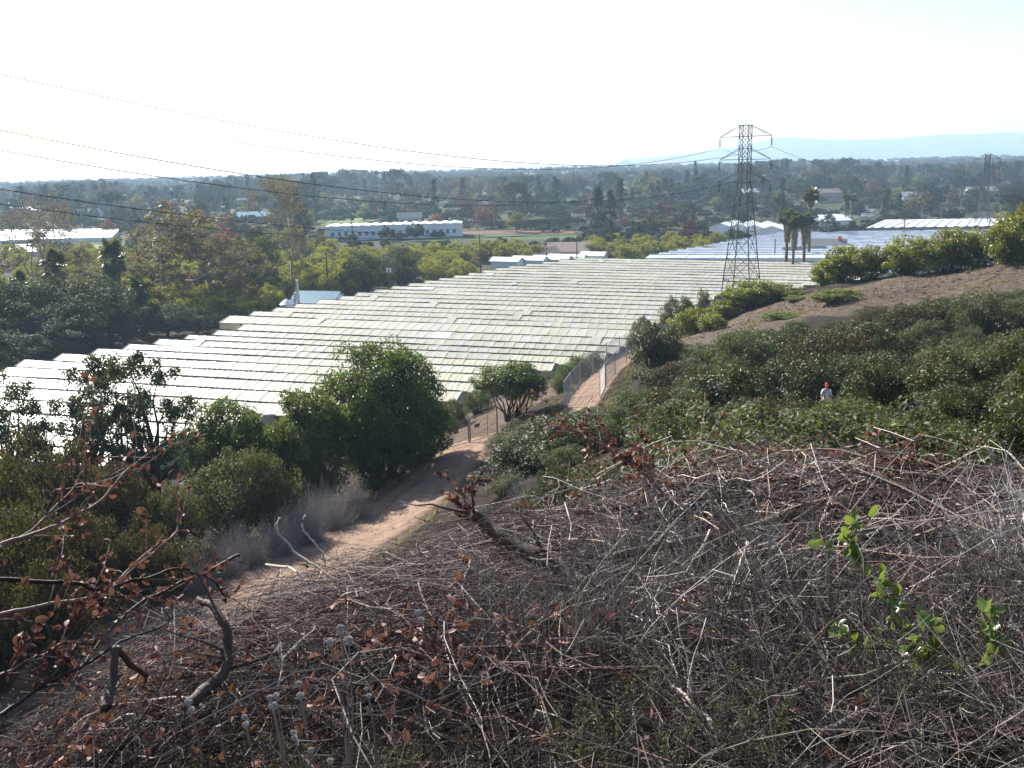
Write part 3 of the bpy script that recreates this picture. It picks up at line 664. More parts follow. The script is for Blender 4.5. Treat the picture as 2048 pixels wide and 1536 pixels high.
def plant_px(kname, name, label, cat, px, y, top, width=None, var=0, rz=None, group=None, sink=.1):
    b, _ = col_point(px, y); h = max(.3, height_to(b, top)); v = var % len(KINDS[kname]); H0, W0 = dims(kname, v)
    sz = h / H0; sx = (width / F_PX * y / W0) if width else sz
    b = b - [0, 0, sink]
    return plant(kname, name, label, cat, b, 1.0, rz, group, v, (sx, sx, sz))

G1 = 'trees and bushes in front of the greenhouse'
plant_px('airy_oak', 'oak_tree', 'dark live oak before the glaring greenhouse roof, leftmost of its row of trees', 'tree', 42, 60, 738, 175, 2, 0, G1)
plant_px('airy_oak', 'oak_tree', 'dark live oak with a strongly leaning trunk against the white roof', 'tree', 175, 60, 712, 160, 1, 0, G1)
plant_px('airy_oak', 'oak_tree', 'airy many-stemmed oak with open crown against the white roof', 'tree', 300, 57, 703, 215, 0, .4, G1)
plant_px('willow_bush', 'round_bush', 'dense dark green rounded bush between airy oak and the tall willowy bush', 'bush', 478, 53, 802, 190, 1, 1.0, G1)
plant_px('willow_bush', 'willowy_bush', 'tall broad willowy green bush casting its shadow over the dirt road', 'bush', 768, 56, 690, 252, 0, 0, G1)
plant_px('willow_bush', 'willowy_bush', 'lower willowy bush leaning on the flank of the tall willowy bush', 'bush', 628, 52, 778, 165, 1, 2.0, G1)
plant_px('willow_bush', 'willowy_bush', 'willowy bush filling the corner between the tall bush and the brown gate', 'bush', 838, 60, 775, 135, 1, .6, G1)
plant_px('mop_bush', 'mop_headed_bush', 'mop-headed green bush on bare stems behind the wire gate', 'bush', 1020, 67, 722, 140, 0, 0, G1)
plant_px('scrub_grey', 'sage_bush', 'large pale olive sage bush below the dark rounded bush', 'bush', 470, 43, 905, 190, 0, 0, 'sage bushes left of the road')
plant_px('scrub_grey', 'sage_bush', 'pale olive sage bush with upright tips beside the dirt road verge', 'bush', 545, 43.5, 892, 130, 1, 1, 'sage bushes left of the road')
plant_px('scrub_grey', 'sage_bush', 'small grey green sage bush under the dry grey brush', 'bush', 360, 40, 960, 130, 2, 1, 'sage bushes left of the road')
for i, (px, y, top, wd) in enumerate([(70, 38, 872, 230), (165, 40, 880, 180), (-20, 34, 890, 220), (255, 39, 925, 150), (60, 30, 1000, 260), (190, 33, 1010, 170), (300, 34, 1030, 150), (-10, 26, 1120, 250), (370, 36, 1075, 120), (120, 27, 1120, 180)]):
    plant_px('scrub_bronze', 'bronze_bush', 'dense bronze green bush on the slope below the dead branches', 'bush', px, y, top, wd, i, i * 1.1, 'bronze bushes left of the road')
for i, (px, y, top, wd) in enumerate([(440, 37, 1058, 110), (500, 38.5, 1042, 100), (560, 40, 1018, 100), (620, 42, 990, 90), (670, 44.5, 968, 90), (715, 46, 955, 70), (470, 39, 1040, 90), (590, 43, 985, 90), (400, 35, 1095, 90), (640, 46, 955, 90)]):
    plant_px('dry_brush', 'dry_brush', 'bare grey dry brush along the verge of the dirt road', 'bush', px, y, top, wd, i, i * 1.3, 'dry brush along the road verge')
for i, (px, y, top, wd, kn, lb) in enumerate([(1075, 55, 838, 130, 'scrub_grey', 'grey green bush crowding the right leaf of the wire gate'), (1005, 57, 868, 80, 'scrub_grey', 'small pale bush at the foot of the wire gate'), (1135, 50, 826, 150, 'scrub', 'dark green bush between the wire gate and the footpath gate'),
        (1055, 46, 880, 150, 'scrub', 'leafy green bush on the slope right of the shaded road'), (985, 47, 935, 90, 'scrub', 'small dark bush in the shade at the road edge'), (1150, 43, 868, 140, 'scrub_grey', 'mixed olive bush uphill of the shaded road'), (1035, 60, 842, 90, 'dry_brown', 'dry brown brush under the mop-headed bush'), (1075, 62, 820, 70, 'dry_brown', 'wispy dry brush behind the gate bushes'), (1215, 45, 845, 130, 'scrub', 'bright green low bush below the footpath entrance'), (1290, 45, 835, 130, 'scrub_bronze', 'olive bronze bush below the dirt trail'), (1010, 42, 950, 90, 'scrub_grey', 'grey bush on the right verge of the sunlit road'), (1075, 38, 945, 120, 'dry_brush', 'dry brush on the slope right of the sunlit road'), (1000, 36, 1000, 90, 'dry_brown', 'brown dead brush just beyond the heap crest'), (1110, 33, 940, 130, 'scrub', 'green bush just beyond the rusty crest branch'), (940, 37, 1030, 80, 'dry_brown', 'low brown brush on the verge below the shaded road'), (1040, 30, 1000, 120, 'scrub_bronze', 'low bronze bush behind the broken trunk'), (1180, 34, 925, 130, 'scrub_grey', 'grey green bush behind the rusty crest branch'), (1105, 25, 985, 120, 'dry_brush', 'pale dry brush behind the heap crest')]):
    plant_px(kn, 'gate_bush', lb, 'bush', px, y, top, wd, i, i * 1.7)

# chaparral on the right-hand slope
def chaparral():
    rng = np.random.default_rng(21); pts = []; tries = 0
    while tries < 9000 and len(pts) < 285:
        tries += 1; y = math.sqrt(rng.uniform(11.5 ** 2, 74 ** 2)); x = rng.uniform(.02, .66) * y + rng.uniform(0, 1.5)
        sp = 1.35 + .030 * y
        if pts and min((x - a) ** 2 + (y - b) ** 2 for a, b in pts) < sp * sp: continue
        xx, yy = np.array([x]), np.array([y])
        if poly_dist(xx, yy, TRAIL)[0] < 1.9 or poly_dist(xx, yy, PATH)[0] < 3.4 or poly_dist(xx, yy, ROAD)[0] < 3.2: continue
        if poly_dist(xx, yy, BANK)[0] < 6.5 and rng.random() < .93: continue
        px, py = proj((x, y, h1(x, y)))
        if px < 1130 and y > 20: continue
        if y < 16 and px < 1180: continue
        if 1140 < px < 1450 and 770 < py < 840 and y > 45 and rng.random() < .7: continue
        if y < 39.6 and abs(px - 1650) < 26 + 1.2 / y * F_PX:
            tz = 1.55 * (.85 + .006 * y)
            if proj((x, y, h1(x, y) + tz))[1] < 784: continue
        pts.append((x, y))
    L = {'scrub': ('chaparral_shrub', 'dark green leafy chaparral shrub on the right hillside', 'green chaparral shrubs on the right hillside'),
         'scrub_grey': ('sage_shrub', 'grey green sage shrub on the right hillside', 'grey sage shrubs on the right hillside'),
         'scrub_bronze': ('bronze_shrub', 'olive bronze shrub on the right hillside', 'bronze shrubs on the right hillside'),
         'dry_brown': ('dead_shrub', 'leafless brown shrub on the right hillside', 'leafless shrubs on the right hillside'),
         'dry_brush': ('dry_grey_shrub', 'leafless grey shrub on the right hillside', 'leafless grey shrubs on the right hillside'),
         'scrub_broad': ('broadleaf_shrub', 'bright broad-leaved shrub on the right hillside', 'broad-leaved shrubs on the right hillside')}
    for i, (x, y) in enumerate(pts):
        r = rng.random(); zone = vnoise(np.array([x / 9 + 40]), np.array([y / 9]))[0]
        k = 'scrub' if r < .46 + zone * .6 else ('scrub_grey' if r < .74 else ('scrub_bronze' if r < .88 else ('dry_brown' if r < .93 else ('dry_brush' if r < .95 else 'scrub_broad'))))
        n, lb, g = L[k]; s = rng.choice([.8, 1.05, 1.25, 1.6, 1.95], p=[.2, .2, .22, .22, .16]) * rng.uniform(.9, 1.1) * (.85 + .005 * y)
        px, py = proj((x, y, h1(x, y)))
        sz = s * rng.uniform(.8, 1.1)
        if y < 39.9 and abs(px - 1650) < 1.25 * s / y * F_PX + 12:
            zb = h1(x, y)
            while sz > .25 and proj((x, y, zb + 1.58 * sz))[1] < 784: sz *= .92
        if k == 'scrub_broad' and y < 26: s = min(s, .8); sz = min(sz, .8)
        if y < 66 and 1105 < px + 1.1 * s / y * F_PX and px - 1.1 * s / y * F_PX < 1350:
            zb = h1(x, y); lim = float(np.interp(px, [1100, 1150, 1205, 1260, 1345], [822, 816, 806, 742, 716]))
            while sz > .25 and proj((x, y, zb + 1.6 * sz))[1] < lim: sz *= .92
        lim = float(np.interp(px, [1340, 1500, 1640, 1800, 2048], [690, 650, 622, 598, 572])); zb = h1(x, y)
        while y > 57 and px > 1340 and sz > .3 and proj((x, y, zb + 1.6 * sz))[1] < lim: sz *= .92; s *= .97
        big = 'low' if sz < 1.1 else ('waist-high' if sz < 1.5 else 'tall')
        where = 'close behind the brush heap' if y < 22 else ('below the walker\'s trail' if y < 38 else ('beside the walker\'s trail' if y < 46 else 'on the slope under the bare bank'))
        lb = big + ' ' + lb.replace('on the right hillside', where)
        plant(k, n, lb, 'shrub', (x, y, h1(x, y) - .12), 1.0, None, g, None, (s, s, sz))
chaparral()

for i, (px, y, top, wd, kn, lb) in enumerate([(1562, 56, 652, 190, 'scrub', 'broad dark rounded bush behind the walker, under the bare bank'), (1668, 55, 655, 170, 'scrub', 'tall dark rounded bush uphill of the walker'), (1478, 53, 735, 150, 'scrub', 'dark rounded bush overhanging the bend of the trail'), (1352, 60, 722, 110, 'scrub_bronze', 'olive bush on the slope right of the fenced footpath'),
        (1850, 63, 598, 150, 'scrub_bronze', 'large olive bush at the foot of the bare bank'), (1955, 60, 578, 140, 'scrub_grey', 'large grey olive bush beside the foot of the bare bank'), (2035, 58, 610, 120, 'scrub', 'large dark bush where the bank meets the scrub'), (1745, 51, 700, 150, 'scrub_grey', 'rounded grey green bush above the walker\'s trail'), (1900, 47, 720, 150, 'scrub', 'rounded dark green bush beyond the walker\'s trail'), (1420, 66, 690, 110, 'scrub_grey', 'grey green bush below the small yellow avocado'), (1990, 40, 760, 160, 'scrub_grey', 'broad sage bush beside the end of the trail'), (1795, 33, 812, 170, 'scrub', 'broad leafy bush downhill of the walker')]):
    plant_px(kn, 'hillside_bush', lb, 'bush', px, y, top, wd, i, i * 1.4)
# avocado trees and bushes on the cut bank
AV = [(1505, 97, 560, 120, 'broad avocado bush before the pylon foot'), (1562, 96, 568, 95, 'avocado bush at the edge of the bare bank beside the pylon'), (1595, 92, 590, 60, 'low avocado bush hanging over the bare bank'), (1670, 84, 577, 95, 'dark avocado bush alone on the middle of the bare bank'),
      (1388, 84, 616, 100, 'dark avocado bush at the bend of the fenced path'), (1424, 81, 625, 62, 'small yellow green avocado bush at the bend of the fenced path'), (1450, 96, 598, 70, 'small avocado bush below the pylon on the bank edge'), (1560, 80, 622, 80, 'low yellow green plant patch on the bare bank'),
      (1648, 99, 520, 60, 'reddish avocado tree at the end of the crest row'), (1685, 97, 490, 85, 'rounded green avocado tree beside the reddish one on the crest'), (1738, 95, 490, 75, 'bright green avocado tree between two wider ones on the crest'), (1815, 93, 470, 125, 'wide yellow green avocado tree in the middle of the crest row'),
      (1895, 90, 455, 90, 'bronze tipped avocado tree on the crest row'), (1950, 89, 458, 90, 'dark leaning avocado tree on the crest row beside the bronze tipped one'), (2015, 85, 425, 100, 'tall bright avocado tree at the high end of the crest row'), (2060, 84, 440, 100, 'avocado tree at the top of the bare bank')]
for i, (px, y, top, wd, lb) in enumerate(AV):
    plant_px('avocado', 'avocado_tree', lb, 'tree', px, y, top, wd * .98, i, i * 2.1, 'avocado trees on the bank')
for px, y, top, wd, lb in [(908, 74, 795, 60, 'low bush at the greenhouse corner by the brown gate'), (955, 80, 776, 60, 'low bush under the nearest gable end'), (1100, 88, 742, 60, 'low bush under the white-trimmed gable'), (1060, 84, 752, 60, 'low bush along the earth bank beside the gables')]:
    plant_px('scrub_grey', 'gable_bush', lb, 'bush', px, y, top, wd, 0, px)
plant_px('far_yellow', 'pepper_tree', 'feathery yellow green tree rising behind the high end of the bank', 'tree', 2042, 110, 372, 90, 0, 0)
for i, (px, y, top, wd, lb) in enumerate([(1345, 98, 592, 55, 'grey green shrub behind the bend of the chain-link fence'), (1375, 103, 590, 45, 'shrub behind the fence below the pylon'), (1406, 108, 577, 36, 'slim shrub behind the fence against the roof bays'), (1285, 92, 630, 50, 'low shrub between greenhouse roof and fence'), (1433, 112, 585, 30, 'small shrub at the pylon foot')]):
    plant_px('scrub_grey', 'fence_shrub', lb, 'shrub', px, y, top, wd, i, i)
for i, (px, y, top, wd) in enumerate([(1160, 77, 705, 55), (1135, 75, 722, 40), (1190, 80, 700, 40), (1118, 72, 745, 34), (1270, 88, 660, 40), (1310, 90, 650, 50)]):
    plant_px('scrub_broad', 'fence_vine', 'pale green leafy plant growing behind the chain-link fence', 'plant', px, y, top, wd, i, i * 2.2, 'leafy plants behind the chain-link fence')

# dark oaks behind the greenhouse's left end
for i, (px, y, top, wd) in enumerate([(-50, 124, 560, 170), (25, 127, 556, 170), (110, 131, 548, 170), (195, 133, 550, 170), (60, 122, 600, 150), (150, 125, 600, 150), (250, 131, 585, 130), (-20, 118, 620, 150), (335, 139, 604, 110), (395, 142, 612, 90), (225, 127, 625, 110), (100, 118, 640, 140), (20, 113, 660, 140)]):
    plant_px('oak', 'oak_tree', 'dark dense live oak in the grove beyond the greenhouse end', 'tree', px, y, top, wd, i, i * 1.9, 'dark oak grove beyond the greenhouse end')
plant_px('oak', 'dark_tree', 'tall dark dense tree rising beside the bare sycamore', 'tree', 517, 185, 455, 88, 0, 0)
plant_px('oak', 'dark_tree', 'broad dark tree behind the utility pole and the greenhouse end', 'tree', 735, 178, 500, 120, 1, 1)
plant_px('oak', 'dark_tree', 'dark tree beside the orchard behind the utility pole', 'tree', 800, 196, 490, 90, 2, 1)
for i, (px, y, top, wd, kn, lb) in enumerate([(82, 165, 392, 150, 'sycamore', 'bare crooked sycamore before the distant white glasshouses'), (122, 180, 372, 110, 'sycamore', 'tall bare sycamore with straight trunk before the white glasshouses'), (330, 172, 400, 190, 'sycamore_leafy', 'wide sycamore with sparse yellow leaves'), (285, 165, 452, 130, 'sycamore_leafy', 'low rusty-leaved sycamore behind the squat palms'), (425, 168, 458, 150, 'sycamore_leafy', 'rusty sycamore left of the tall dark dense tree'),
        (585, 192, 345, 110, 'sycamore_tall', 'tallest pale sycamore, its tip above the skyline'), (20, 170, 500, 130, 'sycamore_leafy', 'rust-coloured sycamore above the oak grove'), (615, 186, 440, 90, 'sycamore', 'grey leafless tree beside the tallest sycamore'), (380, 160, 480, 140, 'sycamore_leafy', 'yellowing sycamore above the orchard rows'), (160, 168, 490, 110, 'sycamore_leafy', 'rusty sycamore between the two squat palms')]):
    plant_px(kn, 'sycamore_tree', lb, 'tree', px, y, top, wd, i, i * 1.3, 'autumn sycamores beyond the oak grove')
for px, y, top, wd, lb in [(243, 150, 472, 52, 'squat fan palm with thick trunk before rusty sycamores'), (126, 146, 492, 56, 'squat fan palm half hidden by the dark oaks'), (290, 136, 545, 48, 'squat fan palm with thick skirt beside the oak grove'), (52, 144, 536, 36, 'low fan palm crown showing above the oak grove')]:
    plant_px('palm_squat', 'fan_palm', lb, 'palm', px, y, top, wd, 0, None, 'squat fan palms by the oak grove')
for i, (px, y, top, wd, lb, nm) in enumerate([(1571, 205, 416, 42, 'skirted fan palm, shortest of the cluster by the pale green house', 'palm_tall'), (1584, 202, 428, 36, 'skirted fan palm squeezed in the middle of the palm cluster', 'palm_tall'), (1606, 204, 424, 42, 'thick-skirted fan palm beside the pale green house roof', 'palm_tall'), (1616, 214, 374, 38, 'tallest fan palm rising above the palm cluster', 'palm_slim'), (1690, 330, 386, 20, 'fan palm standing alone beyond the second glasshouse', 'palm_tall'), (1703, 335, 386, 18, 'fan palm twin beyond the second glasshouse', 'palm_tall')]):
    plant_px(nm, 'fan_palm', lb, 'palm', px, y, top, wd, i, None, 'skirted fan palms beyond the pylon')

# orchard rows
def orchard():
    rng = np.random.default_rng(5); g = 'orchard trees beyond the greenhouse'
    spots = []
    for y in np.arange(150, 182, 5.2):
        for px in np.arange(300, 700, 5.2 / y * F_PX):
            if px > 560 and y < 164: continue
            spots.append((px + rng.normal(0, 5), y + rng.normal(0, .7)))
    for y in np.arange(196, 262, 6.2):
        for px in np.arange(650, 1080, 5.8 / y * F_PX): spots.append((px + rng.normal(0, 5), y + rng.normal(0, .8)))
    for y in np.arange(235, 275, 7):
        for px in np.arange(1190, 1440, 7.0 / y * F_PX): spots.append((px + rng.normal(0, 6), y + rng.normal(0, 1)))
    for y in np.arange(172, 300, 9):
        for px in np.arange(-20, 660, 9.5 / y * F_PX):
            if 300 < px and y < 186: continue
            spots.append((px + rng.normal(0, 9), y + rng.normal(0, 2)))
    gl = np.array([gh_pt(*q)[:2] for q in LEFT_ENDS[:17]]); 
    n = 0
    for px, y in spots:
        b, py = col_point(px, y)
        # keep off the greenhouse
        s, t_ = b @ GV, b @ GU
        tl = np.interp(s, [ (gh_pt(*q) @ GV) for q in LEFT_ENDS[:17]][::-1], [(gh_pt(*q) @ GU) for q in LEFT_ENDS[:17]][::-1])
        if s < 222 and t_ > tl - 5: continue
        if 560 < px < 705 and y < 176: continue
        if 930 < px < 1240 and y < 240: continue
        sc = rng.uniform(.75, 1.1)
        plant('orchard', 'orchard_tree', 'dark orchard tree with painted sunlit yellow top ' + ('between the oak grove and the teal shed' if y < 190 else 'among the autumn sycamores' if px < 655 else ('behind the poles at the stepped greenhouse end' if px < 1100 else 'beyond the back ridge of the greenhouse')), 'tree', b - [0, 0, .1], sc, None, g); n += 1
orchard()
# ------------------------------------------------------------------ built things
M['steel'] = plain('galvanised steel dark', (.10, .095, .10), .6, .4, .3); M['insul'] = plain('brown glass insulator', (.045, .025, .022), .25, .5)
M['wire'] = plain('conductor', (.06, .06, .065), .6); M['pole'] = plain('creosoted pole', (.10, .075, .055), .9)
M['galv'] = plain('galvanised fence steel', (.42, .43, .45), .45, .5, .6); M['galv_dark'] = plain('rusty gate pipe', (.13, .085, .07), .7, .3, .3)
M['white_wall'] = plain('white wall', (.70, .72, .74), .7, var=.08); M['white_roof'] = plain('white roof', (.80, .81, .82), .4, .5, var=.06); M['glass_roof'] = plain('whitewashed glass', (.62, .66, .72), .22, .5, var=.1)
M['blue_roof'] = plain('teal metal roof', (.22, .36, .42), .35, .5, .2, var=.1); M['tan_roof'] = plain('tan shingle roof', (.25, .19, .165), .9); M['grey_roof'] = plain('grey shingle roof', (.20, .20, .20), .9)
M['green_wall'] = plain('pale green wall', (.42, .48, .38), .8, var=.08); M['tan_wall'] = plain('tan stucco wall', (.45, .36, .29), .85, var=.1); M['dark_wall'] = plain('dark grey wall', (.10, .105, .12), .7)
M['pane'] = plain('window pane', (.10, .13, .17), .12, .6, var=.05); M['frame'] = plain('white window frame', (.75, .75, .74), .6, var=.04); M['brick_red'] = plain('red brick', (.28, .10, .07), .9)
M['soil_field'] = plain('ploughed field', (.14, .085, .06), .95, .1, scale=.4); M['crop'] = plain('green crop', (.06, .09, .03), .9, .1, scale=.5); M['lawn'] = plain('lawn', (.11, .15, .04), .9, .1, scale=.3)
M['asphalt'] = plain('asphalt', (.07, .07, .075), .9); M['rubber'] = plain('tyre rubber', (.02, .02, .02), .9)

LINE_D = np.array([.590, .807, 0]); ARM_D = np.array([.807, -.590, 0])
def pylon(name, label, px, y, h_total, base_py, tk=1.0):
    b, _ = col_point(px, y); sc = h_total / 25.8; b = np.array([b[0], b[1], b[2]])
    root = thing(name, label, 'pylon', tuple(b), 0, 'lattice pylons'); root.rotation_euler = (0, 0, math.atan2(ARM_D[1], ARM_D[0])); root.scale = (sc,) * 3
    # local x = arm direction, local y = line direction
    lv = [(-.5, 2.25), (4.55, 1.96), (7.9, 1.62), (11.3, 1.32), (14.6, 1.0), (18.0, .70), (19.6, .66), (21.2, .66), (22.7, .66), (24.3, .66), (25.8, .66)]
    for sx, sy in ((1, 1), (1, -1), (-1, 1), (-1, -1)):
        g = MB()
        for (z0, w0), (z1, w1) in zip(lv[:-1], lv[1:]): g.bar((sx * w0, sy * w0, z0), (sx * w1, sy * w1, z1), (.105 if z0 < 17 else .075) * tk)
        g.build('leg', M['steel'], root)
    for k, ((z0, w0), (z1, w1)) in enumerate(zip(lv[:-1], lv[1:])):
        g = MB()
        for ax in (0, 1):
            for s in (-1, 1):
                def P(a, w, z): return (a * w, s * w, z) if ax == 0 else (s * w, a * w, z)
                if k == 0:                                       # open bottom panel: K-brace
                    m0 = P(0, w1, z1)
                    for a in (-1, 1): g.bar(P(a, w0 * .99, z0 + .5), m0, .07); g.bar(P(a * .98, w0, z0 + .5), P(a * .45, (w0 + w1) / 2, (z0 + z1) / 2 + 1.0), .05)
                else:
                    g.bar(P(-1, w0, z0), P(1, w1, z1), .055 * tk); g.bar(P(1, w0, z0), P(-1, w1, z1), .055 * tk)
                    if z1 - z0 > 3:
                        for a in (-1, 1): g.bar(P(a, (w0 + w1) / 2, (z0 + z1) / 2), P(0, (w0 + w1) / 2, (z0 + z1) / 2), .045)
                if k in (0, 2, 4, 5, 6, 7, 8, 9): g.bar(P(-1, w1, z1), P(1, w1, z1), .08)
        g.build('bracing_panel', M['steel'], root)
    tips = []
    for zc, zt in ((24.3, 25.8), (21.2, 22.7), (18.1, 19.6)):
        g = MB()
        for sx in (-1, 1):
            tip = np.array([sx * 3.75, 0, zc])
            for sy in (-1, 1): g.bar((sx * .66, sy * .66, zc), tip, .075 * tk); g.bar((sx * .66, sy * .66, zt), tip, .06 * tk)
            for q in (.35, .68):
                a = np.array([sx * (.66 + q * 3.09), .66 * (1 - q), zc]); c = a * [1, -1, 1]; g.bar(a, c, .05)
            tips.append(tip)
        g.bar((-.66, .66, zc), (.66, .66, zc), .08); g.bar((-.66, -.66, zc), (.66, -.66, zc), .08)
        g.build('crossarm', M['steel'], root)
    ends = []
    for tip in tips:
        g = MB(); g.bar(tip, tip - [0, 0, 1.45], .03)
        for q in range(7):
            z = tip[2] - .25 - q * .16; th = np.linspace(0, 2 * np.pi, 9)[:-1]
            g.tubes(np.array([[tip[0], tip[1], z], [tip[0], tip[1], z - .05], [tip[0], tip[1], z - .10]])[None], np.array([[.04, .15, .13]]), 8)
        g.build('insulator_string', M['insul'], root)
        e = tip - [0, 0, 1.5]
        c_, s_ = ARM_D[0], ARM_D[1]
        ends.append(b + sc * np.array([e[0] * c_ - e[1] * s_, e[0] * s_ + e[1] * c_, e[2]]))
    return b, ends
T1, E1 = pylon('lattice_pylon', 'tall dark steel lattice pylon rising beside the greenhouse roof', 1481, 135, 25.8, 612)
T2, E2 = pylon('lattice_pylon', 'smaller lattice pylon far off among trees beyond the second glasshouse', 1962, 283, 24.0, 470, 1.9)
def fit_parab(t, z): return np.polyfit(t, z, 2)
def wires():
    dirv = np.array([T2[0] - T1[0], T2[1] - T1[1]]); left_py = {0: 183, 1: 130, 2: 290, 3: 248, 4: 403, 5: 372}
    nm = ['upper', 'upper', 'middle', 'middle', 'lowest', 'lowest']
    for i, e in enumerate(E1):
        # back towards the hill, leaving the frame on the left
        a = e[:2]; d = -dirv
        lo = -.539; t_edge = (lo * a[1] - a[0]) / (d[0] - lo * d[1])
        pe = a + d * t_edge; ze = at_y(*(0, left_py[i]), pe[1])[2]
        tm = t_edge * .42; pm = a + d * tm; zm = e[2] + (ze - e[2]) * .42 - (3.4 if i < 2 else 3.9)
        co = fit_parab([0, tm, t_edge], [e[2], zm, ze]); t = np.linspace(0, t_edge * 1.55, 60)
        P = np.stack([a[0] + d[0] * t, a[1] + d[1] * t, np.polyval(co, t)], 1)
        side = 'seaward' if i % 2 else 'landward'
        tag(MB().tubes(P, .026 if i < 4 else .021, 4).build('power_line', M['wire']), 'thin dark power line of the %s pair sagging from the pylon over the greenhouse' % nm[i], 'power line', 'power lines from the pylon')
        b2 = E2[i]; t = np.linspace(0, 1, 40)[:, None]; P = e + (b2 - e) * t - np.array([0, 0, 1.0]) * 4 * 5.5 * t * (1 - t)
        tag(MB().tubes(P, .023, 4).build('power_line', M['wire']), 'thin power line of the %s pair running between the two pylons' % nm[i], 'power line', 'power lines between the pylons')
wires()

def utility_pole(px, y, top, label, arms=1, gear=False, rz=.3):
    b, _ = col_point(px, y); h = height_to(b, top); root = thing('utility_pole', label, 'utility pole', tuple(b), rz, 'wooden utility poles')
    MB().tubes(np.array([[0, 0, -.5], [0, 0, h * .5], [0, 0, h]])[None], np.array([[.16, .14, .11]]), 8).build('pole', M['pole'], root)
    for k in range(arms):
        z = h - .35 - k * .9; g = MB().box((0, -.14, z), (2.6, .11, .13)); g.bar((-.7, -.14, z), (0, -.1, z - .6), .04); g.bar((.7, -.14, z), (0, -.1, z - .6), .04); a = g.build('crossarm', M['pole'], root)
        for x in (-1.2, -.5, .5, 1.2): MB().tubes(np.array([[x, -.14, z + .06], [x, -.14, z + .15], [x, -.14, z + .24]])[None], np.array([[.03, .06, .03]]), 6).build('insulator', M['white_wall'], a)
    if gear:
        for x in (-.28, .28): MB().tubes(np.array([[x, -.32, h - 2.6], [x, -.32, h - 2.2], [x, -.32, h - 1.7]])[None], np.array([[.2, .22, .2]]), 10).build('transformer', M['galv'], root)
    return b, h
utility_pole(781, 173, 517, 'wooden pole with crossarm and transformers against the broad dark tree', 1, True, 0)
utility_pole(962, 212, 468, 'grey wooden pole at the stepped greenhouse end before the orchard', 1, False)
utility_pole(658, 182, 503, 'slim bare pole behind the orchard by the teal roofed shed', 0)
utility_pole(1093, 228, 484, 'dark pole before the white tunnel roofs', 1); utility_pole(1154, 228, 473, 'dark pole in front of the tan roofed house', 1)
utility_pole(1548, 213, 478, 'bare pole between the pylon and the pale green house', 0); utility_pole(1806, 262, 437, 'pole standing out against the second glasshouse roof', 2)
utility_pole(707, 300, 430, 'pole before the long white building', 1); utility_pole(761, 420, 398, 'tall pole beyond the long white building', 1); utility_pole(943, 430, 400, 'tall pole at the edge of the ploughed field', 2); utility_pole(420, 420, 418, 'far pole left of the tallest sycamore', 1)

# --- fences and gates
def chain_panel(p0, p1, hgt, mat, step=.075, r=.0022):
    """diagonal woven wires between two posts (true wires)"""
    p0 = np.asarray(p0, float); p1 = np.asarray(p1, float); L = np.linalg.norm(p1[:2] - p0[:2]); g = MB(); A = []; B = []
    for sgn in (1, -1):
        for c in np.arange(-hgt, L + hgt, step):
            x0, z0, x1, z1 = (c, 0, c + hgt, hgt) if sgn > 0 else (c, hgt, c + hgt, 0)
            if x1 < 0 or x0 > L: continue
            f0 = max(0, (0 - x0) / (x1 - x0)); f1 = min(1, (L - x0) / (x1 - x0))
            if f1 - f0 < .02: continue
            for f, S_ in ((f0, A), (f1, B)):
                x = x0 + (x1 - x0) * f; z = z0 + (z1 - z0) * f; S_.append(p0 + (p1 - p0) * (x / L) + [0, 0, z])
    P = np.stack([np.array(A), np.array(B)], 1); g.tubes(P, r, 3); return g
def fence(pts, h, label, name='chain_link_fence', rail=()):
    root = thing(name, label, 'fence', tuple(pts[0]))
    o0 = np.array(pts[0]); Q = [np.array(p) - o0 for p in pts]
    for i, q in enumerate(Q):
        MB().tubes(np.array([q + [0, 0, -.5], q + [0, 0, h * .5], q + [0, 0, h + .04]])[None], .038, 6).build('post', M['galv'], root)
        if i + 1 < len(Q):
            pn = chain_panel(q + [0, 0, .04], Q[i + 1] + [0, 0, .04], h, M['galv']).build('mesh_panel', M['galv'], root)
            MB().tubes(np.array([q + [0, 0, h], (q + Q[i + 1]) / 2 + [0, 0, h - .01], Q[i + 1] + [0, 0, h]])[None], .022 if i in rail else .006, 5).build('top_rail', M['galv'], pn)
    return root
def on_path(px, py, z=None):
    p = at_z(px, py, 8.5); p[2] = h1(p[0], p[1]); return p
FL = [on_path(a, b) for a, b in [(1128, 806), (1141, 786), (1160, 763), (1186, 742), (1213, 722), (1239, 704), (1265, 694), (1288, 687), (1309, 681), (1330, 677)]] 
FL += [np.array([FL[-1][0] + dx, FL[-1][1] + dy, h1(FL[-1][0] + dx, FL[-1][1] + dy)]) for dx, dy in ((1.8, 3.2), (3.4, 6.6), (5.0, 10.0), (7.6, 12.6))]
FR = [on_path(a, b) for a, b in [(1212, 782), (1230, 759), (1253, 736), (1279, 713), (1304, 698), (1321, 692), (1338, 686)]]
fence(FL, 1.95, 'tall chain-link fence along the greenhouse side of the footpath', rail=(0, 6, 10))
fence(FR, 1.8, 'chain-link fence along the hillside edge of the footpath')
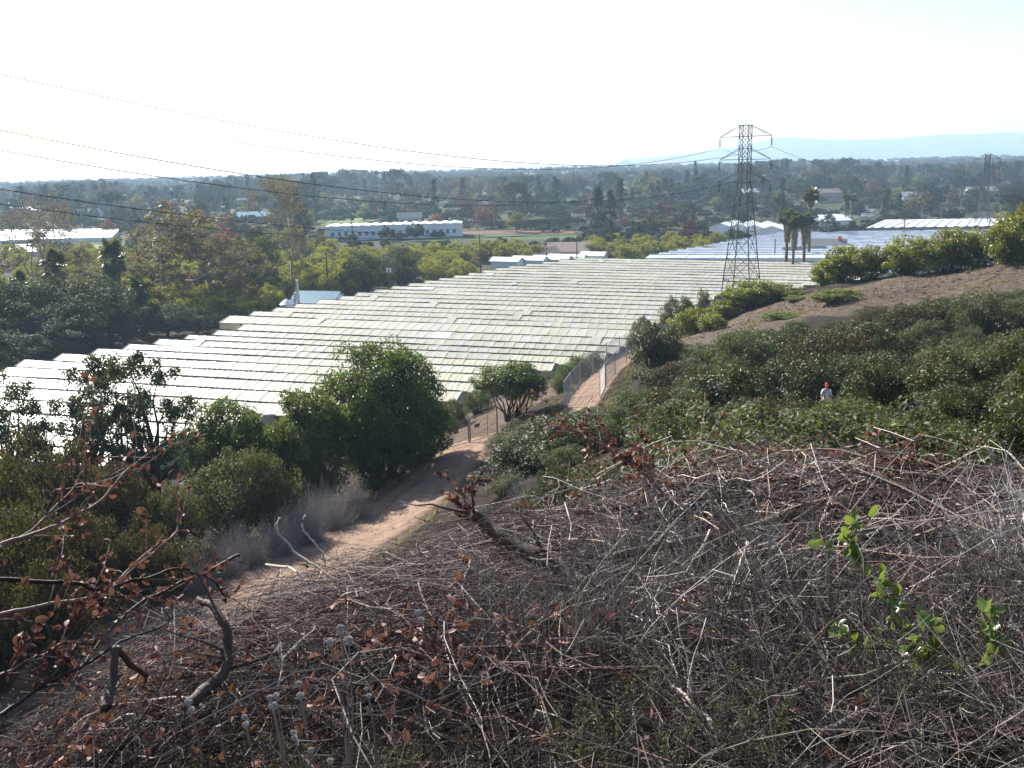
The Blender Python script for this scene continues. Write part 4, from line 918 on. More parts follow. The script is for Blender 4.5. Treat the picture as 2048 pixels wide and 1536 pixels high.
def pipe_gate(name, label, hinge, tip, h, mat, sign=False, mesh=True, divider=None):
    """one gate leaf: pipe frame with woven mesh"""
    hinge = np.asarray(hinge, float); tip = np.asarray(tip, float); root = thing(name, label, 'gate', tuple(hinge)); v = tip - hinge; g = MB(); z0, z1 = .12, h
    cs = [np.array([0, 0, z0]), v + [0, 0, z0], v + [0, 0, z1], np.array([0, 0, z1])]
    for a, b in zip(cs, cs[1:] + cs[:1]): g.tubes(np.array([a, (a + b) / 2, b])[None], .026, 6)
    g.build('frame', mat, root)
    if divider is not None: MB().tubes(np.array([v * divider + [0, 0, z0], v * divider + [0, 0, (z0 + z1) / 2], v * divider + [0, 0, z1]])[None], .02, 6).build('upright', mat, root)
    if mesh: chain_panel(cs[0], cs[1], z1 - z0, mat, .09, .0014).build('mesh_panel', mat, root)
    if sign is not False:
        d = v / np.linalg.norm(v); n = np.array([d[1], -d[0], 0]); c = v * sign + n * .05 + [0, 0, h * .62]
        MB().box(c, (.36, .015, .26), np.stack([d, n, [0, 0, 1]], 1)).build('notice_plate', M['dark_wall'] if sign > .5 else M['plate_blue'], root)
    MB().tubes(np.array([[0, 0, -.5], [0, 0, h * .5], [0, 0, h + .25]])[None], .045, 7).build('gate_post', mat, root)
    return root
M['plate_blue'] = plain('blue grey plate', (.12, .17, .26), .6)
def gp(px, y_, z=None):
    b, _ = col_point(px, y_); return b
gy = 62.2
pipe_gate('road_gate', 'brown pipe gate leaf with dark plate under the willowy bush', gp(884, gy + .4), gp(937.5, gy), 1.72, M['galv_dark'], .56, True, .28)
pipe_gate('road_gate', 'brown pipe gate leaf with blue plate beside the grey bushes', gp(995, gy + .2), gp(941.5, gy), 1.78, M['galv_dark'], .74, True, .36)
tag(MB().tubes(np.array([[0, 0, -.4], [0, 0, 1], [0, 0, 1.95]])[None], .05, 7).build('meeting_post', M['galv'], loc=tuple(gp(939.5, gy - .05))), 'grey pipe post where the two brown gate leaves meet', 'post')
pg = on_path(1200, 806); pg2 = on_path(1210, 783)
pipe_gate('footpath_gate', 'open grey chain-link gate swung back against the hillside fence', pg2, pg, 1.85, M['galv'], False, True)
tag(MB().bar((0, 0, .1), (.9, 1.9, .75), .11).build('white_pipe', M['frame'], loc=tuple(hit(879, 858))), 'short white pipe leaning up beside the brown gate', 'pipe')
tag(MB().tubes(np.array([on_path(1130, 800) + [0, 0, .15], on_path(1165, 812) + [0, 0, .03], on_path(1198, 806) + [0, 0, .5]])[None], .012, 4).build('slack_chain', M['steel']), 'dark slack chain hanging across the footpath entrance', 'chain')

# --- houses and sheds
def gable_house(name, label, cat, px, y, w, d, h, rh, rz, wall, roof, wins=(), chimney=None, over=.35, group=None, z=None, flat=False, ribs=False):
    b, _ = col_point(px, y); zz = b[2] if z is None else z
    root = thing(name, label, cat, (b[0], b[1], zz), rz, group); W, D = w / 2, d / 2
    # walls as a prism with gable ends (ridge along x)
    g = MB(); poly = [(-W, -D, -.6), (-W, D, -.6), (-W, D, h), (-W, 0, h + rh), (-W, -D, h)]; g.prism(poly, (0, 0, 0), (w, 0, 0)); wl = g.build('wall', M[wall], root)
    r = MB(); k = rh / D; e = over
    for s in (-1, 1):
        a = np.array([-W - e, 0, h + rh + .1]); c = np.array([-W - e, s * (D + e), h - k * e + .1]); q = [a, c, c + [w + 2 * e, 0, 0], a + [w + 2 * e, 0, 0]]
        r.prism(q if s > 0 else q[::-1], (0, 0, 0), (0, 0, .1))
    ro = r.build('roof', M[roof], root)
    if ribs:
        for x in np.arange(-W - e + .15, W + e, .42):
            MB().bar((x, -.02, h + rh + .22), (x, -(D + e), h - k * e + .22), .07, .05).build('roof_rib', M[roof], ro)
    if chimney: MB().box((chimney[0], chimney[1], h + rh * .6 + .7), (.8, .6, 1.9)).box((chimney[0], chimney[1], h + rh * .6 + 1.72), (.95, .75, .18)).build('chimney', M['brick_red'], ro)
    for (x, zc, ww, hh) in wins:
        f = MB()
        for q in ((-1, 0), (1, 0)): f.box((x + q[0] * ww / 2, -D - .03, zc), (.09, .09, hh + .09))
        for q in (-1, 1): f.box((x, -D - .03, zc + q * hh / 2), (ww + .09, .09, .09))
        f.box((x, -D - .03, zc), (.05, .07, hh)); fo = f.build('window', M['frame'], root); MB().box((x, -D - .012, zc), (ww, .02, hh)).build('pane', M['pane'], fo)
    return root
gable_house('teal_shed', 'shed with ribbed teal metal roof at the stepped greenhouse end', 'shed', 640, 157, 7.4, 5.6, 2.9, 1.5, -.30, 'white_wall', 'blue_roof', ribs=True)
def stack():
    b, _ = col_point(600, 153); h = height_to(b, 560); root = thing('boiler_stack', 'pale metal chimney stack standing before the teal shed', 'chimney', tuple(b))
    MB().tubes(np.array([[0, 0, -.3], [0, 0, h * .5], [0, 0, h - .1], [0, 0, h]])[None], np.array([[.27, .25, .24, .28]]), 10).build('flue', M['galv'], root); MB().box((0, 0, h * .45), (.8, .8, .5)).build('collar', M['galv'], root)
    b, _ = col_point(594, 154); h2 = height_to(b, 585); tag(MB().tubes(np.array([[0, 0, -.3], [0, 0, h2 * .5], [0, 0, h2]])[None], np.array([[.2, .2, .2]]), 8).build('short_flue', M['galv'], loc=tuple(b)), 'short grey flue beside the tall chimney stack', 'flue')
    b, _ = col_point(577, 151); h3 = height_to(b, 608); root = thing('water_tank', 'round grey tank with conical lid behind the stepped roof edge', 'tank', tuple(b))
    MB().tubes(np.array([[0, 0, -.2], [0, 0, h3 * .5], [0, 0, h3]])[None], np.array([[1.1, 1.1, 1.1]]), 18).build('shell', M['galv'], root); MB().tubes(np.array([[0, 0, h3], [0, 0, h3 + .35], [0, 0, h3 + .75]])[None], np.array([[1.2, .7, .12]]), 18).build('lid', M['white_roof'], root)
stack()
gable_house('green_house', 'pale green cottage with grey gable roof beyond the greenhouse', 'house', 1607, 222, 9.5, 6.5, 2.7, 2.0, .05, 'green_wall', 'grey_roof', [(-3.0, 1.6, 1.1, 1.1), (2.2, 1.5, 1.3, 1.3), (3.4, 1.5, .8, 1.3), (1.2, 1.5, .6, 1.3)])
gable_house('grey_roofed_house', 'grey roofed cottage with red brick chimney behind the pale green one', 'house', 1655, 232, 8, 8, 2.6, 2.6, -.35, 'green_wall', 'grey_roof', [], (2.6, -.5))
gable_house('tan_house', 'low house with broad tan shingle roof among orchard trees', 'house', 1138, 246, 11, 9, 2.8, 1.9, -.15, 'tan_wall', 'tan_roof', [(-3, 1.5, 1.3, 1.1), (2, 1.5, 1.3, 1.1)], None)
gable_house('tan_house', 'small wing with tan gable beside the broad tan roof', 'house', 1103, 242, 5, 5, 2.6, 1.4, 1.2, 'tan_wall', 'tan_roof', [])
for i, (px, y, w_, lb) in enumerate([(1105, 229, 9, 'white tunnel roof with blue shade nearest the tan house'), (1135, 231, 9, 'white tunnel roof beside the dark pole'), (1060, 228, 8, 'white tunnel roof half hidden by an orchard tree'), (1188, 236, 6, 'small bluish white shed roof behind the greenhouse ridge'), (1015, 226, 7, 'narrow white lean-to roof behind the stepped greenhouse edge')]):
    gable_house('tunnel_shed', lb, 'shed', px, y, w_, 3.6, 2.4, .7, -.45, 'white_wall', 'white_roof', [])
# long white building with a row of windows
def long_building():
    A = at_z(650, 482, 0.0); B = at_z(925, 474, 0.0); v = B - A; L = np.hypot(v[0], v[1]); rz = math.atan2(v[1], v[0]); root = thing('long_white_building', 'long low white building with a row of square windows', 'building', (A[0], A[1], 0), rz)
    MB().box((L / 2, 7, 2.1), (L, 14, 5.4)).build('wall', M['white_wall'], root)
    for k in range(13): g = MB(); x = 2.4 + k * (L - 5) / 12; g.prism([(x - 1.6, 0.2, 4.85), (x + 1.6, .2, 4.85), (x, .2, 5.25)], (0, 0, 0), (0, 13.6, 0)); g.build('roof_monitor', M['white_roof'], root)
    MB().box((L / 2, -.12, 4.86), (L + .3, .25, .22)).build('eaves', M['white_roof'], root)
    n = 19
    for k in range(n):
        x = 1.6 + (k + .5) * (L - 3.2) / n; f = MB()
        for sx in (-1, 1): f.box((x + sx * .62, -.05, 2.2), (.1, .1, 1.6))
        for sz in (-1, 1): f.box((x, -.05, 2.2 + sz * .75), (1.34, .1, .1))
        fo = f.build('window', M['frame'], root); MB().box((x, -.015, 2.2), (1.15, .03, 1.42)).build('pane', M['pane'], fo)
    MB().box((L + .03, 5, 2.6), (.06, 1.2, 1.7)).build('side_window', M['pane'], root)
long_building()
# second glasshouse and others
def glasshouse(name, label, corners, z, bays, mat, wall='white_wall', along=True, rise=.6):
    """corners: near-left, near-right, far-right, far-left on the eaves plane"""
    a, b, c, d = [np.asarray(p, float) for p in corners]; root = thing(name, label, 'greenhouse', (a[0], a[1], 0))
    o0 = np.array([a[0], a[1], 0]); a, b, c, d = a - o0, b - o0, c - o0, d - o0
    for k in range(bays):
        f0, f1 = k / bays, (k + 1) / bays; fm = (f0 + f1) / 2
        if along: L0, L1, R0, R1, LM, RM = a + (d - a) * f0, a + (d - a) * f1, b + (c - b) * f0, b + (c - b) * f1, a + (d - a) * fm, b + (c - b) * fm
        else: L0, L1, R0, R1, LM, RM = a + (b - a) * f0, a + (b - a) * f1, d + (c - d) * f0, d + (c - d) * f1, a + (b - a) * fm, d + (c - d) * fm
        up = np.array([0, 0, rise]); g = MB(); n = max(4, int(np.linalg.norm(R0 - L0) / 3.0))
        for j in range(n):
            p, q = j / n + .0004, (j + 1) / n - .0004; lift = np.array([0, 0, .05 * ((j * 7 + k * 3) % 5) / 5])
            I = lambda u, v, t: u + (v - u) * t + lift
            g.add([I(L0, R0, p), I(L0, R0, q), I(LM, RM, q) + up, I(LM, RM, p) + up], [[0, 1, 2, 3]], ((j * 5 + k) % 7) / 7)
            g.add([I(LM, RM, p) + up, I(LM, RM, q) + up, I(L1, R1, q), I(L1, R1, p)], [[0, 1, 2, 3]], ((j * 3 + k) % 7) / 7)
        bo = g.build('roof_bay', M[mat], root)
        MB().bar(LM + up + [0, 0, .08], RM + up + [0, 0, .08], .12).build('ridge_cap', M['galv'], bo)
    w = MB()
    for p, q in ((a, b), (b, c), (c, d), (d, a)):
        p2, q2 = p.copy(), q.copy(); p2[2] = q2[2] = -1.5
        w.add([p - [0, 0, .02], q - [0, 0, .02], q2, p2], [[0, 1, 2, 3]])
    w.build('wall', M[wall], root); return root
gz = 3.2
glasshouse('glasshouse', 'bluish white glasshouse block behind the palms with many fine roof bays', [at_z(1290, 516, gz), at_z(1990, 516, gz), at_z(1992, 462, gz), at_z(1560, 468, gz)], gz, 17, 'glass_roof')
glasshouse('glasshouse', 'white roofed glasshouse with a dark front wall at the back of the block', [at_z(1732, 456, 4.0), at_z(2030, 452, 4.0), at_z(2030, 437, 4.4), at_z(1770, 440, 4.4)], 4, 14, 'white_roof', 'dark_wall', along=False, rise=.2)
glasshouse('glasshouse', 'sun-dazzled white glasshouse roofs far beyond the bare sycamores', [at_z(-60, 482, 1.6), at_z(225, 474, 1.6), at_z(240, 459, 1.6), at_z(-60, 463, 1.6)], 1.6, 9, 'white_roof', along=True)
glasshouse('glasshouse', 'white glasshouse strip just above the oak grove', [at_z(-60, 508, 1.6), at_z(84, 502, 1.6), at_z(90, 490, 1.6), at_z(-60, 492, 1.6)], 1.6, 5, 'white_roof', along=True)
for i, (px, y, w_, rz, lb) in enumerate([(1455, 318, 12, 1.1, 'white shed roof with bright slope left of the pylon'), (1490, 312, 12, 1.1, 'white shed roof directly behind the pylon'), (1522, 306, 13, 1.1, 'white shed with grey gable end right of the pylon'), (1555, 300, 13, 1.1, 'grey gabled white shed nearest the palms'), (1640, 340, 10, .2, 'white flat shed beyond the fan palms'), (1655, 330, 7, .2, 'small white shed beside the round dark tree')]):
    gable_house('white_shed', lb, 'shed', px, y, w_ + 6, 7.5, 3.0, 1.2, rz, 'white_wall', 'white_roof', [], group='white sheds by the glasshouse')
# fields, lawns, road to town
def sheet(name, pxs, mat, lift=.06):
    P = np.array([at_z(a, b, 0) for a, b in pxs]); P[:, 2] = H(P[:, 0], P[:, 1]) + lift; n = len(P)
    return structure(MB().add(P, [[0, 1, 2, 3]]).build(name, M[mat]))
sheet('ploughed_field', [(900, 469, ), (1150, 467), (1140, 456), (925, 457)], 'soil_field'); sheet('green_field', [(880, 481), (1160, 479), (1150, 467.6), (900, 469.6)], 'crop'); sheet('lawn', [(640, 450), (760, 449), (740, 436), (660, 438)], 'lawn'); sheet('lawn', [(180, 500), (300, 496), (300, 488), (180, 490)], 'lawn')
def town_road():
    P0, P1 = at_z(1712, 437, .1), at_z(1775, 404, .1); d = P1 - P0; n = np.array([-d[1], d[0], 0]); n = n / np.linalg.norm(n) * 5
    V = [P0 - n, P0 + n, P1 + n, P1 - n]
    V = np.array(V); V[:, 2] = H(V[:, 0], V[:, 1]) + .12; structure(MB().add(V, [[0, 1, 2, 3]]).build('town_road', M['asphalt']))
    cols = [(.75, .76, .78), (.09, .10, .12), (.55, .57, .6), (.22, .05, .05), (.7, .7, .7), (.12, .16, .25), (.8, .8, .8), (.3, .3, .32)]
    lbs = ['white car first in the line on the far street', 'black car on the far street behind the white one', 'silver car on the far street', 'dark red car on the far street', 'pale car on the far street', 'navy car on the far street', 'white car last in the line on the far street', 'grey car on the far street']
    rz = math.atan2(d[1], d[0])
    for k in range(8):
        f = .05 + k * .115; c = P0 + d * f + n * (.55 if k % 2 else -.45); m_ = plain('car paint %d' % k, cols[k], .3, .5, .1, var=.03); z = h1(c[0], c[1]) + .13
        root = thing('parked_car', lbs[k], 'car', (c[0], c[1], z), rz, 'cars on the far street')
        prof = [(-2.2, .35), (-2.2, .85), (-1.7, .95), (-1.1, 1.45), (.5, 1.48), (1.2, .98), (2.1, .85), (2.2, .35)]
        MB().prism([(x, -.85, zz) for x, zz in prof], (0, 0, 0), (0, 1.7, 0)).build('body', m_, root)
        MB().prism([(-1.72, -.7, .99), (-1.15, -.7, 1.40), (-1.15, .7, 1.40), (-1.72, .7, .99)], (0, 0, 0), (-.03, 0, .03)).build('rear_window', M['pane'], root)
        for sx in (-1.35, 1.4):
            for sy in (-.8, .8): MB().tubes(np.array([[sx, sy - .1, .32], [sx, sy, .32], [sx, sy + .1, .32]])[None], .32, 10).build('wheel', M['rubber'], root)
town_road()
# hedge at the field edge, round dark trees, substation frame
def substation():
    b, _ = col_point(1920, 330); root = thing('substation_frame', 'grey steel substation gantry beside the far pylon', 'gantry', tuple(b), .02); W = 27
    for x in np.linspace(-W / 2, W / 2, 5): g = MB(); g.bar((x - .25, 0, -.5), (x - .25, 0, 7.2), .14); g.bar((x + .25, 0, -.5), (x + .25, 0, 7.2), .14); [g.bar((x - .25, 0, z), (x + .25, 0, z + .9), .06) for z in np.arange(0, 7, .9)]; g.build('column', M['steel'], root)
    for z in (7.0, 4.6): g = MB(); g.bar((-W / 2, 0, z), (W / 2, 0, z), .16); g.bar((-W / 2, 0, z + .5), (W / 2, 0, z + .5), .1); g.build('beam', M['steel'], root)
    for x in np.linspace(-W / 2 + 2, W / 2 - 2, 9): MB().bar((x, -2, 0), (x, -2, 2.2), .5).build('equipment_post', M['galv'], root)
substation()
for i, (px, y, w_, d_, h_, rz, wall, roof, lb) in enumerate([(1650, 520, 14, 9, 5.0, .2, 'tan_wall', 'tan_roof', 'two storey tan house among trees above the palms'), (1590, 560, 12, 8, 3, -.1, 'tan_wall', 'tan_roof', 'low tan house under the far trees'), (1500, 600, 16, 9, 3.2, .1, 'white_wall', 'white_roof', 'flat white building behind the pylon'), (1420, 620, 20, 9, 3.4, 0, 'white_wall', 'white_roof', 'long pale building left of the pylon head'),
        (505, 470, 13, 9, 3, .2, 'white_wall', 'blue_roof', 'blue roofed house left of the tallest sycamore'), (470, 500, 12, 8, 3, -.2, 'tan_wall', 'grey_roof', 'grey roofed house beside the blue roofed one'), (820, 420, 10, 7, 3, .1, 'white_wall', 'grey_roof', 'small white house behind the long white building'), (1020, 900, 16, 9, 3.5, 0, 'white_wall', 'white_roof', 'pale house high among the far trees'), (1055, 880, 12, 9, 3.5, .3, 'white_wall', 'white_roof', 'second pale house high among the far trees'),
        (1880, 560, 13, 9, 4, .3, 'white_wall', 'grey_roof', 'grey roofed house above the substation'), (1960, 520, 14, 9, 4, -.2, 'tan_wall', 'grey_roof', 'wide grey roofed house behind the far pylon'), (1830, 470, 12, 9, 4.2, -.3, 'white_wall', 'grey_roof', 'pale gabled house beside the far street'), (60, 620, 22, 9, 3, 0, 'white_wall', 'white_roof', 'long white shed beyond the dazzling glasshouses'), (170, 560, 18, 9, 3, .1, 'white_wall', 'grey_roof', 'low shed beyond the dazzling glasshouses'),
        (1230, 700, 14, 9, 3.4, .1, 'tan_wall', 'tan_roof', 'tan house far among dark trees'), (1330, 560, 13, 8, 3, -.1, 'white_wall', 'tan_roof', 'pale house beside a far fan palm'), (1905, 760, 14, 9, 4, .1, 'white_wall', 'blue_roof', 'bluish roof on the far rise'), (1620, 800, 16, 9, 4, .1, 'tan_wall', 'tan_roof', 'tan roof on the far rise')]):
    gable_house('far_house', lb, 'house', px, y, w_, d_, h_, 2.0, rz, wall, roof, [(-w_ * .3, h_ * .55, 1.6, 1.3), (0, h_ * .55, 1.6, 1.3), (w_ * .3, h_ * .55, 1.6, 1.3)], None, .5)
# ------------------------------------------------------------------ the plain: trees between here and the coast
PROT = [(640, 440, 930, 480, 325), (905, 440, 1150, 476, 345), (1000, 488, 1195, 517, 235), (1430, 425, 1600, 462, 305), (1380, 462, 2010, 520, 240), (1700, 405, 1790, 440, 330), (1590, 488, 1690, 525, 232), (1735, 432, 2030, 462, 262), (0, 456, 240, 484, 400), (0, 488, 90, 508, 300), (1850, 405, 2000, 440, 325), (790, 424, 850, 440, 415), (1620, 395, 1680, 415, 500), (480, 405, 530, 432, 465), (640, 435, 760, 452, 440)]
def far_trees():
    rng = np.random.default_rng(77)
    types = [('far_round', 'broadleaf_tree', 'dark rounded evergreen tree out on the hazy plain', 'rounded trees on the plain'), ('far_euc', 'eucalyptus_tree', 'tall loose eucalyptus out on the hazy plain', 'eucalyptus trees on the plain'), ('far_cone', 'conifer_tree', 'dark pointed conifer out on the hazy plain', 'conifers on the plain'), ('far_bare', 'bare_tree', 'leafless brownish tree out on the hazy plain', 'leafless trees on the plain'),
             ('far_yellow', 'yellow_tree', 'yellow green tree out on the hazy plain', 'yellow green trees on the plain'), ('far_red', 'red_tree', 'red autumn tree out on the hazy plain', 'red autumn trees on the plain'), ('far_pine', 'flat_topped_pine', 'flat-topped pine out on the hazy plain', 'flat-topped pines on the plain'), ('palm_slim', 'slim_palm', 'slim tall palm out on the hazy plain', 'slim palms on the plain')]
    cnt = {}; used = []
    def ok(px, y, top, half, base):
        for x0, y0, x1, y1, dp in PROT:
            if y < dp and x0 - half < px < x1 + half and top < y1 - 2: return False
        return True
    wood = MB(); Nth = 0
    def cheap(b, h, r, tone):
        n = 66; d = unit(rng.standard_normal((n, 3))); d[:, 2] = np.abs(d[:, 2]) * 1.1 - .25; k = rng.random((n, 1)) ** .35
        pos = b + d * k * np.array([r, r, h * .5]) + [0, 0, h * .52]; leaves(wood, rng, pos, d, r * .55, .8, np.clip(tone + rng.normal(0, .18, n), 0, 1), up=.2)
    total = 0; tries = 0
    while total < 980 and tries < 12000:
        tries += 1
        u = rng.random(); y = 262 + (1500 - 262) * u ** 1.55; px = rng.uniform(-30, 2080)
        lim_py = None
        zone = vnoise(np.array([px / 170.]), np.array([y / 140.]))[0]; r = rng.random()
        if 620 < px < 1000 and 350 < y < 700: t = 3 if r < .5 else (5 if r < .60 else (4 if r < .7 else (0 if r < .9 else 2)))
        elif y > 900: t = 1 if r < .40 else (0 if r < .78 else (6 if r < .86 else (2 if r < .93 else 3)))
        else: t = 0 if r < .50 + zone * .4 else (1 if r < .64 else (2 if r < .75 else (3 if r < .84 else (4 if r < .92 else (5 if r < .945 else (6 if r < .97 else 7))))))
        kn, nm, lb, g = types[t]
        if cnt.get(kn, 0) >= 290: continue
        sc = rng.uniform(.7, 1.25) * (1.0 if y < 520 else rng.uniform(1.1, 1.7)); 
        if kn in ('far_round',) and y < 450: sc *= .62
        if kn == 'far_euc' and y < 600: sc *= .7
        x = ray(px, 430)[0] / ray(px, 430)[1] * y; z = float(far_h(x, y)) if y > 300 else h1(x, y)
        v = int(rng.integers(len(KINDS[kn]))); h0, w0 = dims(kn, v)
        tp = proj((x, y, z + h0 * sc)); bs = proj((x, y, z)); half = w0 * sc / 2 / y * F_PX
        # the skyline of the photograph: no crown stands above it
        sky_y = np.interp(px, [0, 60, 200, 330, 480, 560, 700, 760, 860, 1000, 1150, 1350, 1560, 1720, 1800, 2048], [378, 368, 360, 374, 352, 350, 338, 340, 352, 352, 346, 338, 318, 318, 330, 322])
        if tp[1] < sky_y - 2:
            sc *= max(.35, (bs[1] - sky_y) / max(1, bs[1] - tp[1])); tp = proj((x, y, z + h0 * sc)); half = w0 * sc / 2 / y * F_PX
        if not ok(px, y, tp[1], half * .8, bs[1]): continue
        if y < 420 and any(abs(x - a) < 5 and abs(y - b) < 7 for a, b in used): continue
        used.append((x, y)); cnt[kn] = cnt.get(kn, 0) + 1; total += 1
        plant(kn, nm, lb.replace('out on the hazy plain', 'on the near edge of the plain' if y < 420 else ('in the middle of the hazy plain' if y < 800 else 'far out under the hazy skyline')), 'tree', (x, y, z - .15), sc, None, g, v)
    SKY = [(20, 385), (70, 372), (100, 366), (150, 372), (200, 358), (235, 362), (290, 372), (330, 376), (390, 375), (425, 357), (470, 350), (530, 350), (560, 355), (640, 345), (665, 352), (690, 338), (720, 348), (750, 345), (800, 337), (830, 340), (850, 345), (900, 356), (950, 350), (1000, 352), (1040, 345), (1070, 350), (1100, 347), (1150, 345), (1210, 342), (1260, 352), (1300, 348), (1330, 340), (1390, 322), (1415, 338), (1435, 335), (1460, 345), (1510, 340), (1545, 330), (1570, 318), (1600, 326), (1630, 318), (1660, 330), (1690, 315), (1720, 330), (1740, 328), (1770, 336), (1810, 338), (1850, 338), (1880, 325), (1915, 332), (1950, 335), (1975, 330), (2000, 330), (2035, 320)]
    for i, (px, tp_y) in enumerate(SKY):
        y = rng.uniform(620, 980); t = rng.choice([0, 1, 1, 0, 6, 0, 1, 2]); kn, nm, lb, g = types[t]; v = int(rng.integers(len(KINDS[kn])))
        x = ray(px, 400)[0] / ray(px, 400)[1] * y; z = float(far_h(x, y)) - .2; h = height_to(np.array([x, y, z]), tp_y); h0, w0 = dims(kn, v); sz = max(.5, h / h0); sx = sz * rng.uniform(.8, 1.15) * (1.25 if t == 1 else 1.0)
        plant(kn, nm, lb.replace('out on the hazy plain', 'breaking the skyline of the plain'), 'tree', (x, y, z), 1.0, None, g, v, (sx, sx, sz))
    k = 0
    while k < 4600:
        y = 285 + (2230 - 285) * rng.random() ** 1.15; px = rng.uniform(-60, 2110); x = ray(px, 400)[0] / ray(px, 400)[1] * y; z = float(far_h(x, y)); h = rng.uniform(4.5, 9); r_ = h * rng.uniform(.5, .8)
        if y < 700: h *= .55; r_ *= .8
        if y < 420: h *= .6; r_ *= .7
        tp = proj((x, y, z + h)); half = r_ / y * F_PX
        if not ok(px, y, tp[1], half, 0): continue
        cheap(np.array([x, y, z]), h, r_, rng.uniform(.1, .8)); k += 1
    o = wood.build('distant_woodland', M['lf_far']); stuff(o, 'hazy mass of trees covering the plain towards the sea', 'woodland')
far_trees()
def hedge():
    rng = np.random.default_rng(9)
    for px0, px1, y, top, lb in [(905, 1130, 372, 444, 'dark clipped hedge along the back of the ploughed field'), (1030, 1160, 365, 440, 'second darker hedge before the yellow bushes')]:
        A, _ = col_point(px0, y); B, _ = col_point(px1, y); h = height_to(A, top); L = np.linalg.norm(B - A); n = 2600; root = thing('field_hedge', lb, 'hedge', tuple(A)); f = rng.random(n)
        d = unit(rng.standard_normal((n, 3))); pos = (B - A) * f[:, None] + np.stack([0 * f, rng.uniform(-1, 1, n), rng.random(n) ** .6 * h * (1 + .12 * vnoise(f * L / 3, f))], 1)
        m = MB(); leaves(m, rng, pos, d, .55, .7, rng.random(n)); m.build('foliage', M['lf_far'], root); s = MB()
        for q in np.arange(.5, L, 3.0): s.bar((B - A) * q / L + [0, 0, -.2], (B - A) * q / L + [0, 0, h * .7], .12)
        s.build('stems', M['bark_dark'], root)
hedge()
# ------------------------------------------------------------------ the brush heap in front of the viewer
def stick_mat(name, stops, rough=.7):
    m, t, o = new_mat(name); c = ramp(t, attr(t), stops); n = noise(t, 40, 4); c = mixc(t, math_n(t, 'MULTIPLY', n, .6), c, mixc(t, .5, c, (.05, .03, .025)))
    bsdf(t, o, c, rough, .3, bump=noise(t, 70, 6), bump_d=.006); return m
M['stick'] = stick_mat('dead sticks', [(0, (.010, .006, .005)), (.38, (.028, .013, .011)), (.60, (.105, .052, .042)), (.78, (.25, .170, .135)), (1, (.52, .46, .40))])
M['stalk'] = stick_mat('dry stalks', [(0, (.035, .026, .02)), (.5, (.12, .098, .08)), (1, (.40, .36, .32))])
M['log'] = stick_mat('dead wood', [(0, (.05, .03, .022)), (.5, (.11, .072, .055)), (1, (.30, .25, .215))])
M['puff'] = plain('dry flower head', (.50, .46, .42), .95, .1, var=.3, scale=60)
M['sage_tip'] = leaf_mat('sagebrush tips', (.045, .043, .026), (.085, .080, .045), (.16, .148, .085), .25, .8, .1)
def pile_h(x, y):
    """depth of the heap over the ground"""
    a = smooth(1.4, 2.4, y) * (1 - smooth(9.0, 11.2, y - .10 * x)); 
    left = smooth(-7.5, -5.0, x)
    core = .18 + .42 * smooth(3.0, 5.2, y) + .34 * vnoise(x / 1.5 + 3, y / 1.5) + .22 * vnoise(x / .55, y / .55 + 7)
    core = core + .25 * np.exp(-((x + 1.0) / 1.3) ** 2 - ((y - 5.8) / 1.1) ** 2) + .44 * np.exp(-((x - 1.7) / 1.6) ** 2 - ((y - 7.3) / 1.2) ** 2) + .10 * np.exp(-((x - .9) / 1.0) ** 2 - ((y - 5.0) / .7) ** 2)
    core = core * (1 - .55 * smooth(-1.6, -3.6, x)) * (1 - .45 * smooth(2.8, 4.6, x))
    return np.maximum(core, .06) * a * left
